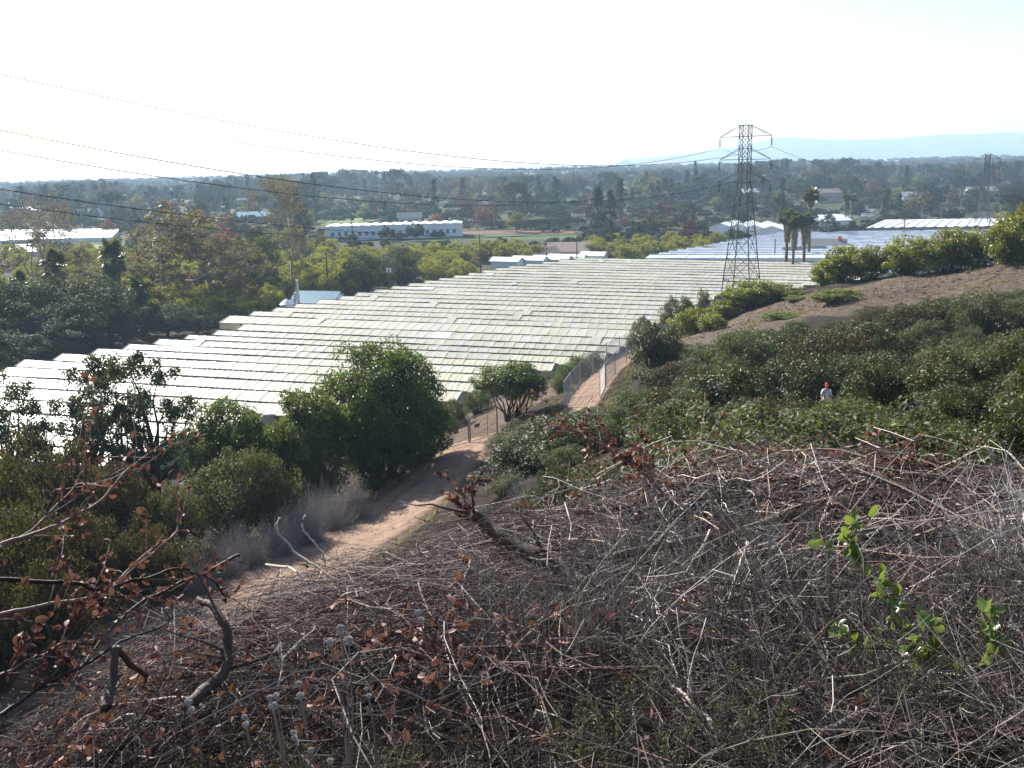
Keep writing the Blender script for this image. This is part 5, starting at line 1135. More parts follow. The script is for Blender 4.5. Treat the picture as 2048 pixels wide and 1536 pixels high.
def heap():
    rng = np.random.default_rng(31)
    def sample(n, xr=(-6.0, 7.2), yr=(1.5, 11.0)):
        # density even on the picture: nearer ground needs fewer, thinner ground more
        y = yr[0] + (yr[1] - yr[0]) * rng.random(n) ** 1.15; x = xr[0] + (xr[1] - xr[0]) * rng.random(n)
        k = (np.abs(x) < .62 * y + 1.2) & ~((((x - 1.75) / .75) ** 2 + ((y - 4.0) / .42) ** 2 < 1) & (rng.random(n) < .8)); return x[k], y[k]
    def lay(n, Lr, rr, tone, flat=.22, curl=.25, K=6, top=1.0, sides=3, xr=(-6.0, 7.2), yr=(1.5, 11.0), bias=1.0, az=None):
        x, y = sample(n, xr, yr); n = len(x); g = H(x, y); t = pile_h(x, y); z = g + t * top * rng.random(n) ** bias
        a = rng.random(n) * 2 * np.pi if az is None else rng.normal(az, .55, n); el = rng.normal(0, flat, n); L = rng.uniform(*Lr, n)
        # follow the slope of the heap
        e = .35; gx = (H(x + e, y) + pile_h(x + e, y) - g - t) / e; gy = (H(x, y + e) + pile_h(x, y + e) - g - t) / e
        d = np.stack([np.cos(a) * np.cos(el), np.sin(a) * np.cos(el), np.sin(el) + gx * np.cos(a) + gy * np.sin(a)], 1)
        s = np.linspace(-.5, .5, K); c1 = rng.standard_normal((n, 3)) * curl; c2 = rng.standard_normal((n, 3)) * curl * .5; c1[:, 2] = np.abs(c1[:, 2]) * -.5
        P = np.stack([x, y, z], 1)[:, None] + d[:, None] * (L[:, None] * s[None])[..., None] + (c1[:, None] * (s ** 2 * 4 - .3)[None, :, None] + c2[:, None] * np.sin(s * 9)[None, :, None] * .4) * L[:, None, None] * .5
        P += rng.standard_normal(P.shape) * .006
        gg = H(P[..., 0], P[..., 1]); P[..., 2] = np.maximum(P[..., 2], gg + .004)
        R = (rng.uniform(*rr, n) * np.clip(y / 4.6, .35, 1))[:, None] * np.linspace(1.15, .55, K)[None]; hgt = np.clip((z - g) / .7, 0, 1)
        mb = MB(); mb.tubes(P, R, sides, np.clip(tone + rng.normal(0, .16, n) + (hgt - .5) * .25, 0, 1)); return mb  # tone by height: gap shade painted into low sticks, upper ones bleached
    def join(ms):
        o = MB()
        for m in ms:
            for v, f, a in zip(m.v, m.f4, m.a4): o.add(v, f - f.min(), a)
        return o
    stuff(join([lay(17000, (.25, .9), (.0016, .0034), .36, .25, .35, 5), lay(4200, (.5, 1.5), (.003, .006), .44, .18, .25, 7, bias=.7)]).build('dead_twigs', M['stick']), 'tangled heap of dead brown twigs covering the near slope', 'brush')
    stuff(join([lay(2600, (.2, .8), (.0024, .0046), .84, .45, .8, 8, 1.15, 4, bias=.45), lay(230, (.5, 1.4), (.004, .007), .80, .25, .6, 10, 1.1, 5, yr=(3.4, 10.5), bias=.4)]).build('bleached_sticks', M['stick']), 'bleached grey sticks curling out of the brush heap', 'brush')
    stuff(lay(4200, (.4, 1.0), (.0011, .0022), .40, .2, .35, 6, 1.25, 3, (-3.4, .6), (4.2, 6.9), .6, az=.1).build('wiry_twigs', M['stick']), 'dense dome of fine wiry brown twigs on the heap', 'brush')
    # upright dry stalks
    def stalks(n, xr, yr, hr, rr, lean, tone, arch=.25):
        x = rng.uniform(*xr, n); y = rng.uniform(*yr, n); k = np.abs(x) < .60 * y + .8; x, y = x[k], y[k]; n = len(x); z = H(x, y) - .03; h = rng.uniform(*hr, n); a = rng.random(n) * 6.283; l = np.abs(rng.normal(0, lean, n)) * h
        s = np.linspace(0, 1, 7); P = np.stack([x, y, z], 1)[:, None] + np.stack([np.cos(a) * l, np.sin(a) * l, h], 1)[:, None] * s[None, :, None] ** np.array([1.8, 1.8, 1.0]); P[..., 2] -= (arch * h)[:, None] * (s ** 3)[None] * rng.random((n, 1)); P += rng.standard_normal(P.shape) * .007 * s[None, :, None]
        mb = MB(); mb.tubes(P, rng.uniform(*rr, n)[:, None] * np.linspace(1.2, .45, 7)[None], 3, np.clip(rng.normal(tone, .2, n), 0, 1))
        m = n * 3; q = rng.integers(0, n, m); f = rng.integers(2, 6, m); p0 = P[q, f]; d = unit(P[q, f + 1] - P[q, f] + rng.standard_normal((m, 3)) * .03) + rng.standard_normal((m, 3)) * .5; d = d * rng.uniform(.03, .13, m)[:, None]
        mb.tubes(np.stack([p0, p0 + d * .6, p0 + d + [0, 0, .01]], 1), np.array([[.0014, .0011, .0007]]), 3, np.clip(rng.normal(tone, .2, m), 0, 1)); return mb
    stuff(join([stalks(520, (-2.6, 2.6), (2.2, 4.6), (.3, .85), (.0014, .0028), .35, .36), stalks(430, (-.2, 1.7), (3.1, 5.2), (.55, 1.15), (.0018, .0030), .30, .82), stalks(420, (-2.2, 2.4), (1.9, 3.0), (.2, .5), (.001, .002), .4, .32)]).build('dry_stalks', M['stalk']), 'upright dry weed stalks rising through the heap', 'dry grass')
    stuff(join([stalks(600, (.5, 2.3), (2.0, 3.0), (.3, .6), (.0010, .0018), 1.0, .6, .7), stalks(350, (1.8, 2.8), (2.9, 4.0), (.4, .75), (.0009, .0016), .5, .5, .4)]).build('dry_grass', M['stalk']), 'pale arching dry grass at the foot of the heap', 'dry grass')
    # scattered dead leaves
    n = 1900; x, y = sample(n, (-5, 7), (2.2, 10.5)); z = H(x, y) + pile_h(x, y) * rng.uniform(.5, 1.05, len(x)); mb = MB(); ovate(mb, rng, np.stack([x, y, z], 1), .043); keep = mb
    for cx, cy, sx, n2 in [(-1.9, 4.3, .6, 320), (-2.4, 4.0, .5, 260), (1.4, 7.9, .9, 420), (3.0, 7.6, 1.0, 420), (-.2, 7.4, .4, 120), (-.1, 3.9, .4, 110), (-.7, 3.3, .35, 90), (4.6, 7.8, .9, 260)]:
        x = rng.normal(cx, sx, n2); y = rng.normal(cy, sx * .6, n2); z = H(x, y) + pile_h(x, y) * rng.uniform(.7, 1.2, n2) + .03; ovate(keep, rng, np.stack([x, y, z], 1), .047)
    stuff(keep.build('dead_leaves', M['lf_dead']), 'curled red brown dead leaves caught in the heap', 'dead leaves')
def ovate(mb, rng, pos, size, tone=None):
    """folded oval leaf: 6 points, 4 quads-worth of faces"""
    n = len(pos); nrm = unit(rng.standard_normal((n, 3)) + [0, 0, .5]); tg = unit(np.cross(nrm, rng.standard_normal((n, 3)))); b = np.cross(nrm, tg); L = (size * rng.uniform(.6, 1.25, n))[:, None]
    c = rng.uniform(.05, .35, n)[:, None]
    pts = [pos - tg * L * .5, pos - tg * L * .18 + b * L * .3 + nrm * L * c, pos + tg * L * .2 + b * L * .26 + nrm * L * c, pos + tg * L * .5 - nrm * L * c * .6, pos + tg * L * .2 - b * L * .26 + nrm * L * c, pos - tg * L * .18 - b * L * .3 + nrm * L * c]
    V = np.stack(pts, 1).reshape(-1, 3); i = np.arange(n)[:, None] * 6; f = np.concatenate([i + [0, 1, 2, 3], i + [0, 3, 4, 5]]); t = rng.random(n) if tone is None else tone
    mb.add(V, f, np.concatenate([t, t]))
heap()

def leaf_mesh(name, mat, w=.55, cup=.12):
    mb = MB(); us = np.linspace(0, 1, 6); V = []; 
    for u in us:
        half = w * .5 * math.sin(math.pi * min(1, u * .93 + .05)) ** .75 * (1.0 if u < .98 else .2)
        z = -.18 * (u - .4) ** 2
        for s in (-1, 0, 1): V.append((s * half, u, z + (cup if s else 0) * half * 2))
    f = []
    for r in range(5):
        for c in range(2): a = r * 3 + c; f.append([a, a + 1, a + 4, a + 3])
    return mb.add(V, f, np.linspace(.2, .8, len(f))).mesh(name, mat, True)
LEAF_DEAD = [leaf_mesh('leaf', M['lf_dead'], .62, .5), leaf_mesh('leaf', M['lf_dead'], .5, .9), leaf_mesh('leaf', M['lf_dead'], .7, .25)]
LEAF_GREEN = [leaf_mesh('leaf', M['lf_sumac'], .58, .35), leaf_mesh('leaf', M['lf_sumac'], .66, .15)]
def smooth_path(P, n=5):
    P = np.asarray(P, float); s = np.r_[0, np.cumsum(np.linalg.norm(np.diff(P, axis=0), axis=1))]; q = np.linspace(0, s[-1], max(6, n * len(P))); out = []
    k = len(P)
    for v in q:
        i = min(max(np.searchsorted(s, v) - 1, 0), k - 2); t = (v - s[i]) / (s[i + 1] - s[i] + 1e-9)
        p0, p1, p2, p3 = P[max(i - 1, 0)], P[i], P[i + 1], P[min(i + 2, k - 1)]
        out.append(.5 * ((2 * p1) + (-p0 + p2) * t + (2 * p0 - 5 * p1 + 4 * p2 - p3) * t * t + (-p0 + 3 * p1 - 3 * p2 + p3) * t ** 3))
    return np.array(out)
def branch(name, label, cat, pix, r0, r1, mat='stick', leaves_=0, leaf_set=None, leaf_size=.039, twigs=8, seed=0, leaf_from=.35, group=None, tone=.6, sides=6, jitter=.004, twig_len=(.12, .4), near=.94):
    """pix: (px, py, distance) points along the stem"""
    rng = np.random.default_rng(seed + 500); P = smooth_path([at_y(p[0], p[1], p[2] * near) for p in pix]); jw = rng.standard_normal((len(P), 3)) * jitter * 2; jw = (jw + np.roll(jw, 1, 0) + np.roll(jw, 2, 0) + np.roll(jw, -1, 0)) / 4; P[1:-1] += jw[1:-1]; o0 = P[0].copy(); P = P - o0
    root = thing(name, label, cat, tuple(o0), 0, group); n = len(P); R = np.linspace(r0, r1, n) * (1 + .05 * rng.standard_normal(n))
    MB().tubes(P[None], R[None], sides, tone).build('stem', M[mat], root, True)
    spots = [(P[i], unit(P[min(i + 1, n - 1)] - P[max(i - 1, 0)])) for i in range(int(n * leaf_from), n)]
    for k in range(twigs):
        i = int(rng.integers(max(1, int(n * .2)), n)); L = rng.uniform(*twig_len); d = unit(unit(P[min(i + 1, n - 1)] - P[i - 1]) + rng.standard_normal(3) * .7 + [0, 0, .25]); c = rng.standard_normal(3) * .25; s = np.linspace(0, 1, 6)[:, None]
        Q = P[i] + d * L * s + c * L * s * s + rng.standard_normal((6, 3)) * .006 * s
        MB().tubes(Q[None], np.linspace(max(R[i] * .45, .0022), .0015, 6)[None], 4, tone + .08).build('twig', M[mat], root, True); spots += [(Q[j], unit(Q[j] - Q[j - 1])) for j in range(2, 6)] * 2
    for k in range(int(leaves_ * 1.5)):
        p, d = spots[int(rng.integers(len(spots)))]; dd = unit(d * .5 + rng.standard_normal(3) * .7 + [0, 0, -.1]); up = unit(rng.standard_normal(3) + [0, 0, .6]); x = unit(np.cross(dd, up)); z = np.cross(x, dd); sz = leaf_size * rng.uniform(.65, 1.2)
        o = bpy.data.objects.new('leaf', leaf_set[int(rng.integers(len(leaf_set)))]); COL.objects.link(o); o.parent = root
        pp = p + rng.standard_normal(3) * .004
        o.matrix_local = Matrix([[x[r] * sz, dd[r] * sz, z[r] * sz, pp[r]] for r in range(3)] + [[0, 0, 0, 1]])
    return root
GB = 'dead leafy branches over the near slope'
branch('dead_branch', 'long dead branch with red leaves sweeping up before the sage bush', 'branch', [(-60, 1240, 3.9), (0, 1228, 4.0), (160, 1196, 4.3), (223, 1171, 4.5), (290, 1108, 4.7), (345, 1073, 4.8), (356, 1035, 4.9), (345, 985, 4.9)], .011, .0035, leaves_=80, leaf_set=LEAF_DEAD, twigs=16, seed=1, group=GB, tone=.72)
branch('dead_branch', 'pale dead limb rising past the bronze bushes to a bare tip', 'branch', [(-50, 1100, 4.0), (0, 1087, 4.1), (105, 1052, 4.3), (195, 1000, 4.5), (262, 932, 4.7), (312, 896, 4.8)], .009, .003, leaves_=30, leaf_set=LEAF_DEAD, twigs=9, seed=2, group=GB, tone=.75)
branch('dead_branch', 'forked dead limb with red leaves on its upper twigs above the pale one', 'branch', [(-40, 1120, 4.2), (60, 1060, 4.3), (140, 985, 4.5), (170, 935, 4.6), (208, 908, 4.6)], .008, .003, leaves_=44, leaf_set=LEAF_DEAD, twigs=10, seed=3, group=GB, tone=.7)
branch('dead_branch', 'dark crooked limb lying level across the dead branches', 'branch', [(-20, 1160, 3.8), (60, 1162, 3.9), (153, 1167, 4.0), (200, 1176, 4.1), (290, 1158, 4.3), (366, 1138, 4.5), (420, 1160, 4.6), (452, 1195, 4.6)], .010, .004, leaves_=46, leaf_set=LEAF_DEAD, twigs=10, seed=4, group=GB, tone=.35)
branch('dead_branch', 'dark slanting limb crossing in front of the lower road', 'branch', [(-30, 1450, 3.2), (60, 1390, 3.4), (133, 1349, 3.5), (234, 1293, 3.7), (314, 1255, 3.9), (345, 1235, 4.0)], .009, .003, leaves_=34, leaf_set=LEAF_DEAD, twigs=12, seed=5, group=GB, tone=.35)
branch('dead_branch', 'low dead branch thick with curled leaves beside the lower road', 'branch', [(-40, 1380, 3.3), (40, 1330, 3.5), (120, 1290, 3.7), (150, 1250, 3.8), (165, 1215, 3.8)], .010, .004, leaves_=75, leaf_set=LEAF_DEAD, twigs=16, seed=6, group=GB, tone=.5)
branch('dead_branch', 'wispy dead branch with few leaves hanging over the lower road', 'branch', [(480, 1110, 4.8), (420, 1140, 4.7), (330, 1180, 4.4), (250, 1230, 4.2), (190, 1300, 4.0), (150, 1360, 3.8)], .009, .003, leaves_=30, leaf_set=LEAF_DEAD, twigs=16, seed=7, group=GB, tone=.5)
branch('crest_branch', 'dead branch hung with rusty leaves reaching out before the green bushes', 'branch', [(1345, 1010, 7.0), (1290, 950, 7.2), (1240, 912, 7.3), (1190, 884, 7.4), (1140, 858, 7.5)], .014, .005, leaves_=120, leaf_set=LEAF_DEAD, twigs=20, seed=8, leaf_size=.055, group='leafy branches on the heap crest', tone=.7)
branch('crest_branch', 'upright pale twig with leaves at its tip right of the rusty branch', 'branch', [(1300, 1010, 7.0), (1288, 945, 7.1), (1292, 885, 7.2)], .009, .004, leaves_=26, leaf_set=LEAF_DEAD, twigs=6, seed=9, leaf_size=.058, group='leafy branches on the heap crest', tone=.8)
branch('crest_branch', 'thin bare twig tipped with a single leaf on the heap crest', 'branch', [(1380, 965, 7.2), (1388, 930, 7.2), (1403, 895, 7.3)], .007, .003, leaves_=7, leaf_set=LEAF_DEAD, twigs=3, seed=10, leaf_size=.058, group='leafy branches on the heap crest', tone=.8)
branch('crest_branch', 'leafy twig standing alone against the sage slope', 'branch', [(1735, 1010, 7.2), (1738, 955, 7.2), (1752, 905, 7.3)], .009, .004, leaves_=24, leaf_set=LEAF_DEAD, twigs=5, seed=11, leaf_size=.06, group='leafy branches on the heap crest', tone=.75)
branch('crest_branch', 'clump of red leaves on a stub above the sunlit road', 'branch', [(975, 1080, 6.4), (950, 1040, 6.4), (930, 1000, 6.5)], .010, .005, leaves_=46, leaf_set=LEAF_DEAD, twigs=10, seed=12, leaf_size=.058, group='leafy branches on the heap crest', tone=.6, twig_len=(.08, .22))
branch('crest_branch', 'arching dead branch with rusty leaves at the right end of the crest', 'branch', [(1640, 985, 7.4), (1760, 945, 7.6), (1860, 925, 7.7), (1990, 940, 7.7)], .010, .004, leaves_=70, leaf_set=LEAF_DEAD, twigs=16, seed=13, leaf_size=.06, group='leafy branches on the heap crest', tone=.55)
branch('crest_branch', 'fallen dead branch matted with red leaves low in the heap', 'branch', [(770, 1300, 4.3), (880, 1320, 4.3), (1000, 1340, 4.3), (1060, 1380, 4.2)], .010, .005, leaves_=60, leaf_set=LEAF_DEAD, twigs=12, seed=14, leaf_size=.07, tone=.6)
branch('broken_trunk', 'broken dark trunk leaning out of the heap above the road', 'log', [(1180, 1175, 5.6), (1135, 1150, 5.8), (1060, 1105, 6.0), (990, 1062, 6.2), (945, 1028, 6.3)], .052, .036, 'log', twigs=4, seed=20, near=.81, tone=.12, sides=9, jitter=.006)
branch('bent_trunk', 'bent dead trunk with torn orange heartwood rising from the heap', 'log', [(372, 1412, 3.6), (440, 1355, 3.8), (458, 1310, 3.9), (446, 1245, 4.0), (415, 1205, 4.1), (398, 1195, 4.2)], .027, .013, 'log', twigs=6, seed=21, tone=.1, sides=9, jitter=.005)
branch('forked_stump', 'upright dark stub propping the slanting limb', 'log', [(212, 1418, 3.4), (222, 1370, 3.5), (234, 1293, 3.6)], .022, .014, 'log', twigs=1, seed=22, tone=.2, sides=8, jitter=.003)
branch('forked_stump', 'short dark limb leaning from the stub into the leaves', 'log', [(234, 1296, 3.62), (262, 1330, 3.7), (295, 1352, 3.8)], .014, .009, 'log', twigs=1, seed=23, tone=.2, sides=7, jitter=.003)
branch('grey_log', 'smooth grey log lying in the pale dry grass', 'log', [(1640, 1470, 2.9), (1720, 1430, 3.0), (1810, 1405, 3.1), (1905, 1388, 3.2)], .016, .011, 'log', twigs=3, seed=24, near=.88, tone=.85, sides=8, jitter=.004)
branch('brown_log', 'brown log half buried across the middle of the heap', 'log', [(1230, 1118, 6.0), (1320, 1095, 6.2), (1420, 1075, 6.4)], .028, .02, 'log', twigs=3, seed=25, near=.81, tone=.5, sides=8, jitter=.006)
STK = [([(1495, 1085, 4.6), (1472, 1150, 4.4), (1440, 1235, 4.2), (1380, 1330, 4.0), (1345, 1355, 3.9)], 'long pale stick curving down through the centre of the dark hollow'), ([(560, 1035, 5.6), (555, 1060, 5.6), (600, 1110, 5.5), (680, 1160, 5.3), (800, 1230, 5.0), (900, 1262, 4.8)], 'hooked pale stick trailing down the fine wiry twigs'), ([(612, 1030, 5.9), (606, 1060, 5.9), (640, 1100, 5.8), (650, 1170, 5.6)], 'wavy pale stick standing at the road edge of the heap'),
       ([(545, 1250, 4.4), (557, 1275, 4.4), (555, 1310, 4.3), (548, 1335, 4.3)], 'short pale hooked stick above the dry flower heads'), ([(770, 1105, 5.6), (860, 1150, 5.5), (895, 1210, 5.4), (897, 1235, 5.3)], 'pale bent stick below the broken trunk'), ([(940, 1120, 5.3), (925, 1200, 5.0), (935, 1265, 4.8), (1000, 1290, 4.6)], 'thin pale wavy stem crossing the middle of the heap'),
       ([(1330, 1150, 4.8), (1290, 1250, 4.5), (1255, 1340, 4.2)], 'straight pale stem leaning left in the weed stalks'), ([(1420, 1060, 5.5), (1350, 1190, 5.0), (1270, 1300, 4.6)], 'long straight pale stem leaning left above the weed stalks'), ([(1300, 1240, 4.2), (1340, 1300, 4.0), (1360, 1360, 3.8)], 'pale stem leaning right among the weed stalks'), ([(1570, 1400, 3.0), (1640, 1365, 3.2), (1800, 1330, 3.4), (1890, 1310, 3.5)], 'pale curved stem beside the glossy green sprigs'),
       ([(1600, 968, 7.3), (1645, 955, 7.4), (1690, 950, 7.4), (1705, 965, 7.4)], 'smooth pale stick lying along the heap crest'), ([(1440, 1480, 2.6), (1395, 1420, 2.7), (1345, 1370, 2.8)], 'pale stick low in the dry weeds left of the grey log'), ([(1690, 975, 6.9), (1655, 1010, 6.7), (1640, 1045, 6.5), (1645, 1090, 6.3)], 'bleached stick bending down below the crest'), ([(1960, 1000, 5.6), (1985, 1050, 5.4), (1992, 1110, 5.2)], 'bleached branch edge beside the fine grey brush')]
for i, (pts, lb) in enumerate(STK):
    branch('pale_stick', lb, 'stick', pts, .0085 if i not in (3, 5) else .006, .004, twigs=2, seed=40 + i, tone=.93, group='prominent pale sticks on the heap', jitter=.006)
for i, (pts, lb, nl) in enumerate([([(1745, 1190, 4.0), (1728, 1150, 4.0), (1705, 1115, 4.05), (1700, 1080, 4.1)], 'glossy green sprig at the mouth of the dark hollow', 26), ([(1830, 1390, 3.4), (1800, 1320, 3.5), (1790, 1260, 3.6), (1770, 1190, 3.7)], 'leafiest glossy green sprig above the grey log', 44), ([(1745, 1380, 3.4), (1720, 1330, 3.5), (1700, 1285, 3.5)], 'small glossy sprig left of the leafiest one', 20), ([(1890, 1390, 3.4), (1865, 1330, 3.5), (1850, 1290, 3.5)], 'glossy sprig right of the leafiest one', 18), ([(2060, 1370, 3.3), (2010, 1320, 3.4), (1985, 1270, 3.5), (1965, 1225, 3.6)], 'glossy green sprig before the fine grey brush', 30)]):
    branch('sumac_sprig', lb, 'sprig', pts, .006, .003, leaves_=nl, leaf_set=LEAF_GREEN, leaf_size=.052, near=.86, twigs=5, seed=60 + i, tone=.6, group='glossy green sprigs in the heap', leaf_from=.25, twig_len=(.06, .16))
def puff_mesh(seed):
    rng = np.random.default_rng(seed); n = 260; d = unit(rng.standard_normal((n, 3))); mb = MB(); mb.tubes(np.stack([d * .35, d * .8, d * rng.uniform(.85, 1.1, (n, 1))], 1), np.array([[.07, .1, .05]]), 3)
    th = np.linspace(0, np.pi, 6); mb.tubes(np.stack([0 * th, 0 * th, -.7 * np.cos(th)], 1)[None], (.7 * np.sin(th) + .01)[None], 8); return mb.mesh('flower_head', M['puff'])
PUFF = [puff_mesh(i) for i in range(3)]
for i, (bx, by, y, heads, lb) in enumerate([(690, 1500, 2.9, [(681, 1256, 3.3, 9), (660, 1284, 3.3, 9), (697, 1280, 3.3, 10)], 'tall dry stalk with three grey flower heads'), (612, 1530, 2.8, [(598, 1368, 3.0, 8), (600, 1392, 3.0, 9)], 'dry stalk with two stacked grey flower heads'), (560, 1530, 2.8, [(540, 1396, 3.0, 8), (552, 1392, 3.0, 8), (547, 1412, 3.0, 10)], 'dry stalk with a tight trio of pale flower heads'), (600, 1545, 2.7, [(586, 1465, 2.8, 6), (589, 1476, 2.8, 7)], 'short dry stalk with two small pale flower heads'),
        (500, 1540, 2.8, [(489, 1434, 3.0, 7), (491, 1450, 3.0, 8)], 'dry stalk with grey heads left of the tight trio'), (628, 1550, 2.6, [(622, 1500, 2.7, 7)], 'low dry stalk with one pale flower head'), (668, 1550, 2.6, [(661, 1522, 2.7, 8)], 'lowest pale flower head at the foot of the heap'), (745, 1500, 2.9, [(733, 1378, 3.1, 5), (738, 1392, 3.1, 6)], 'thin dry stalk with small pale flower heads'), (860, 1300, 4.0, [(836, 1225, 4.1, 7), (842, 1240, 4.1, 7)], 'silvery flower heads among the level twigs'), (385, 1430, 3.2, [(377, 1405, 3.3, 9), (383, 1420, 3.3, 8)], 'grey flower heads by the foot of the bent trunk')]):
    b = at_y(bx, by, y); b[2] = min(b[2], h1(b[0], b[1]) + .05); root = thing('flower_stalk', lb, 'dry flower', tuple(b), 0, 'dry flower stalks in the heap')
    for k, (hx, hy, yy, rp) in enumerate(heads):
        yy = yy * .9; p = at_y(hx, hy, yy) - b; r = rp / F_PX * yy
        Q = smooth_path([np.zeros(3), p * .5 + [0.01, 0.02, .02], p - [0, 0, r * .5]]); MB().tubes(Q[None], np.linspace(.0042, .0022, len(Q))[None], 4, .8).build('stalk', M['stalk'], root)
        obj('flower_head', PUFF[k % 3], root, tuple(p), (k, k * 2, 0), (r,) * 3)
def tip_plant(px, py, y, h, lb, seed, n=9):
    rng = np.random.default_rng(seed); b = at_y(px, py, y); b[2] = min(b[2], h1(b[0], b[1]) + .1); root = thing('sagebrush_spike', lb, 'plant', tuple(b), 0, 'olive sagebrush spikes low in the heap'); st = MB(); lf = MB()
    for k in range(n):
        a = rng.random() * 6.28; l = rng.uniform(.05, .35) * h; L = h * rng.uniform(.55, 1.1); s = np.linspace(0, 1, 6)[:, None]; Q = np.array([rng.normal(0, .03), rng.normal(0, .03), -.03]) + np.array([math.cos(a) * l, math.sin(a) * l, L]) * np.hstack([s ** 1.5, s ** 1.5, s]); st.tubes(Q[None], np.linspace(.0025, .001, 6)[None], 3, .5)
        m = 46; f = rng.uniform(.35, 1, m); pos = np.stack([np.interp(f, s[:, 0], Q[:, q]) for q in range(3)], 1) + rng.standard_normal((m, 3)) * .007; leaves(lf, rng, pos, unit(rng.standard_normal((m, 3))), .017, .3, up=.6)
    st.build('stems', M['stalk'], root); lf.build('leaves', M['sage_tip'], root)
rr = np.random.default_rng(88)
for i in range(26):
    px = rr.uniform(180, 1980); py = rr.uniform(1400, 1560); tip_plant(px, py, rr.uniform(2.2, 3.1), rr.uniform(.2, .42), 'olive green sagebrush spike among the dry weeds at the heap foot', 900 + i)
for i, (px, py, y, h, lb) in enumerate([(1180, 1330, 3.8, .42, 'taller olive sagebrush spike in the middle of the weed stalks'), (1045, 1330, 3.9, .40, 'olive sagebrush spike with brown tip above the fallen red leaves'), (1950, 1190, 4.4, .35, 'green sagebrush spikes beside the fine grey brush')]): tip_plant(px, py, y, h, lb, 950 + i, 7)
for i, (px, y, top, wd, lb) in enumerate([(2085, 5.2, 985, 230, 'fine grey leafless brush rising at the right end of the heap'), (2120, 4.4, 1060, 260, 'second fine grey brush crowding the right end of the heap')]):
    x_ = ray(px, 1150)[0] / ray(px, 1150)[1] * y; plant('dry_brush', 'fine_grey_brush', lb, 'bush', (x_, y, h1(x_, y) - .05), .72, i, None, i)

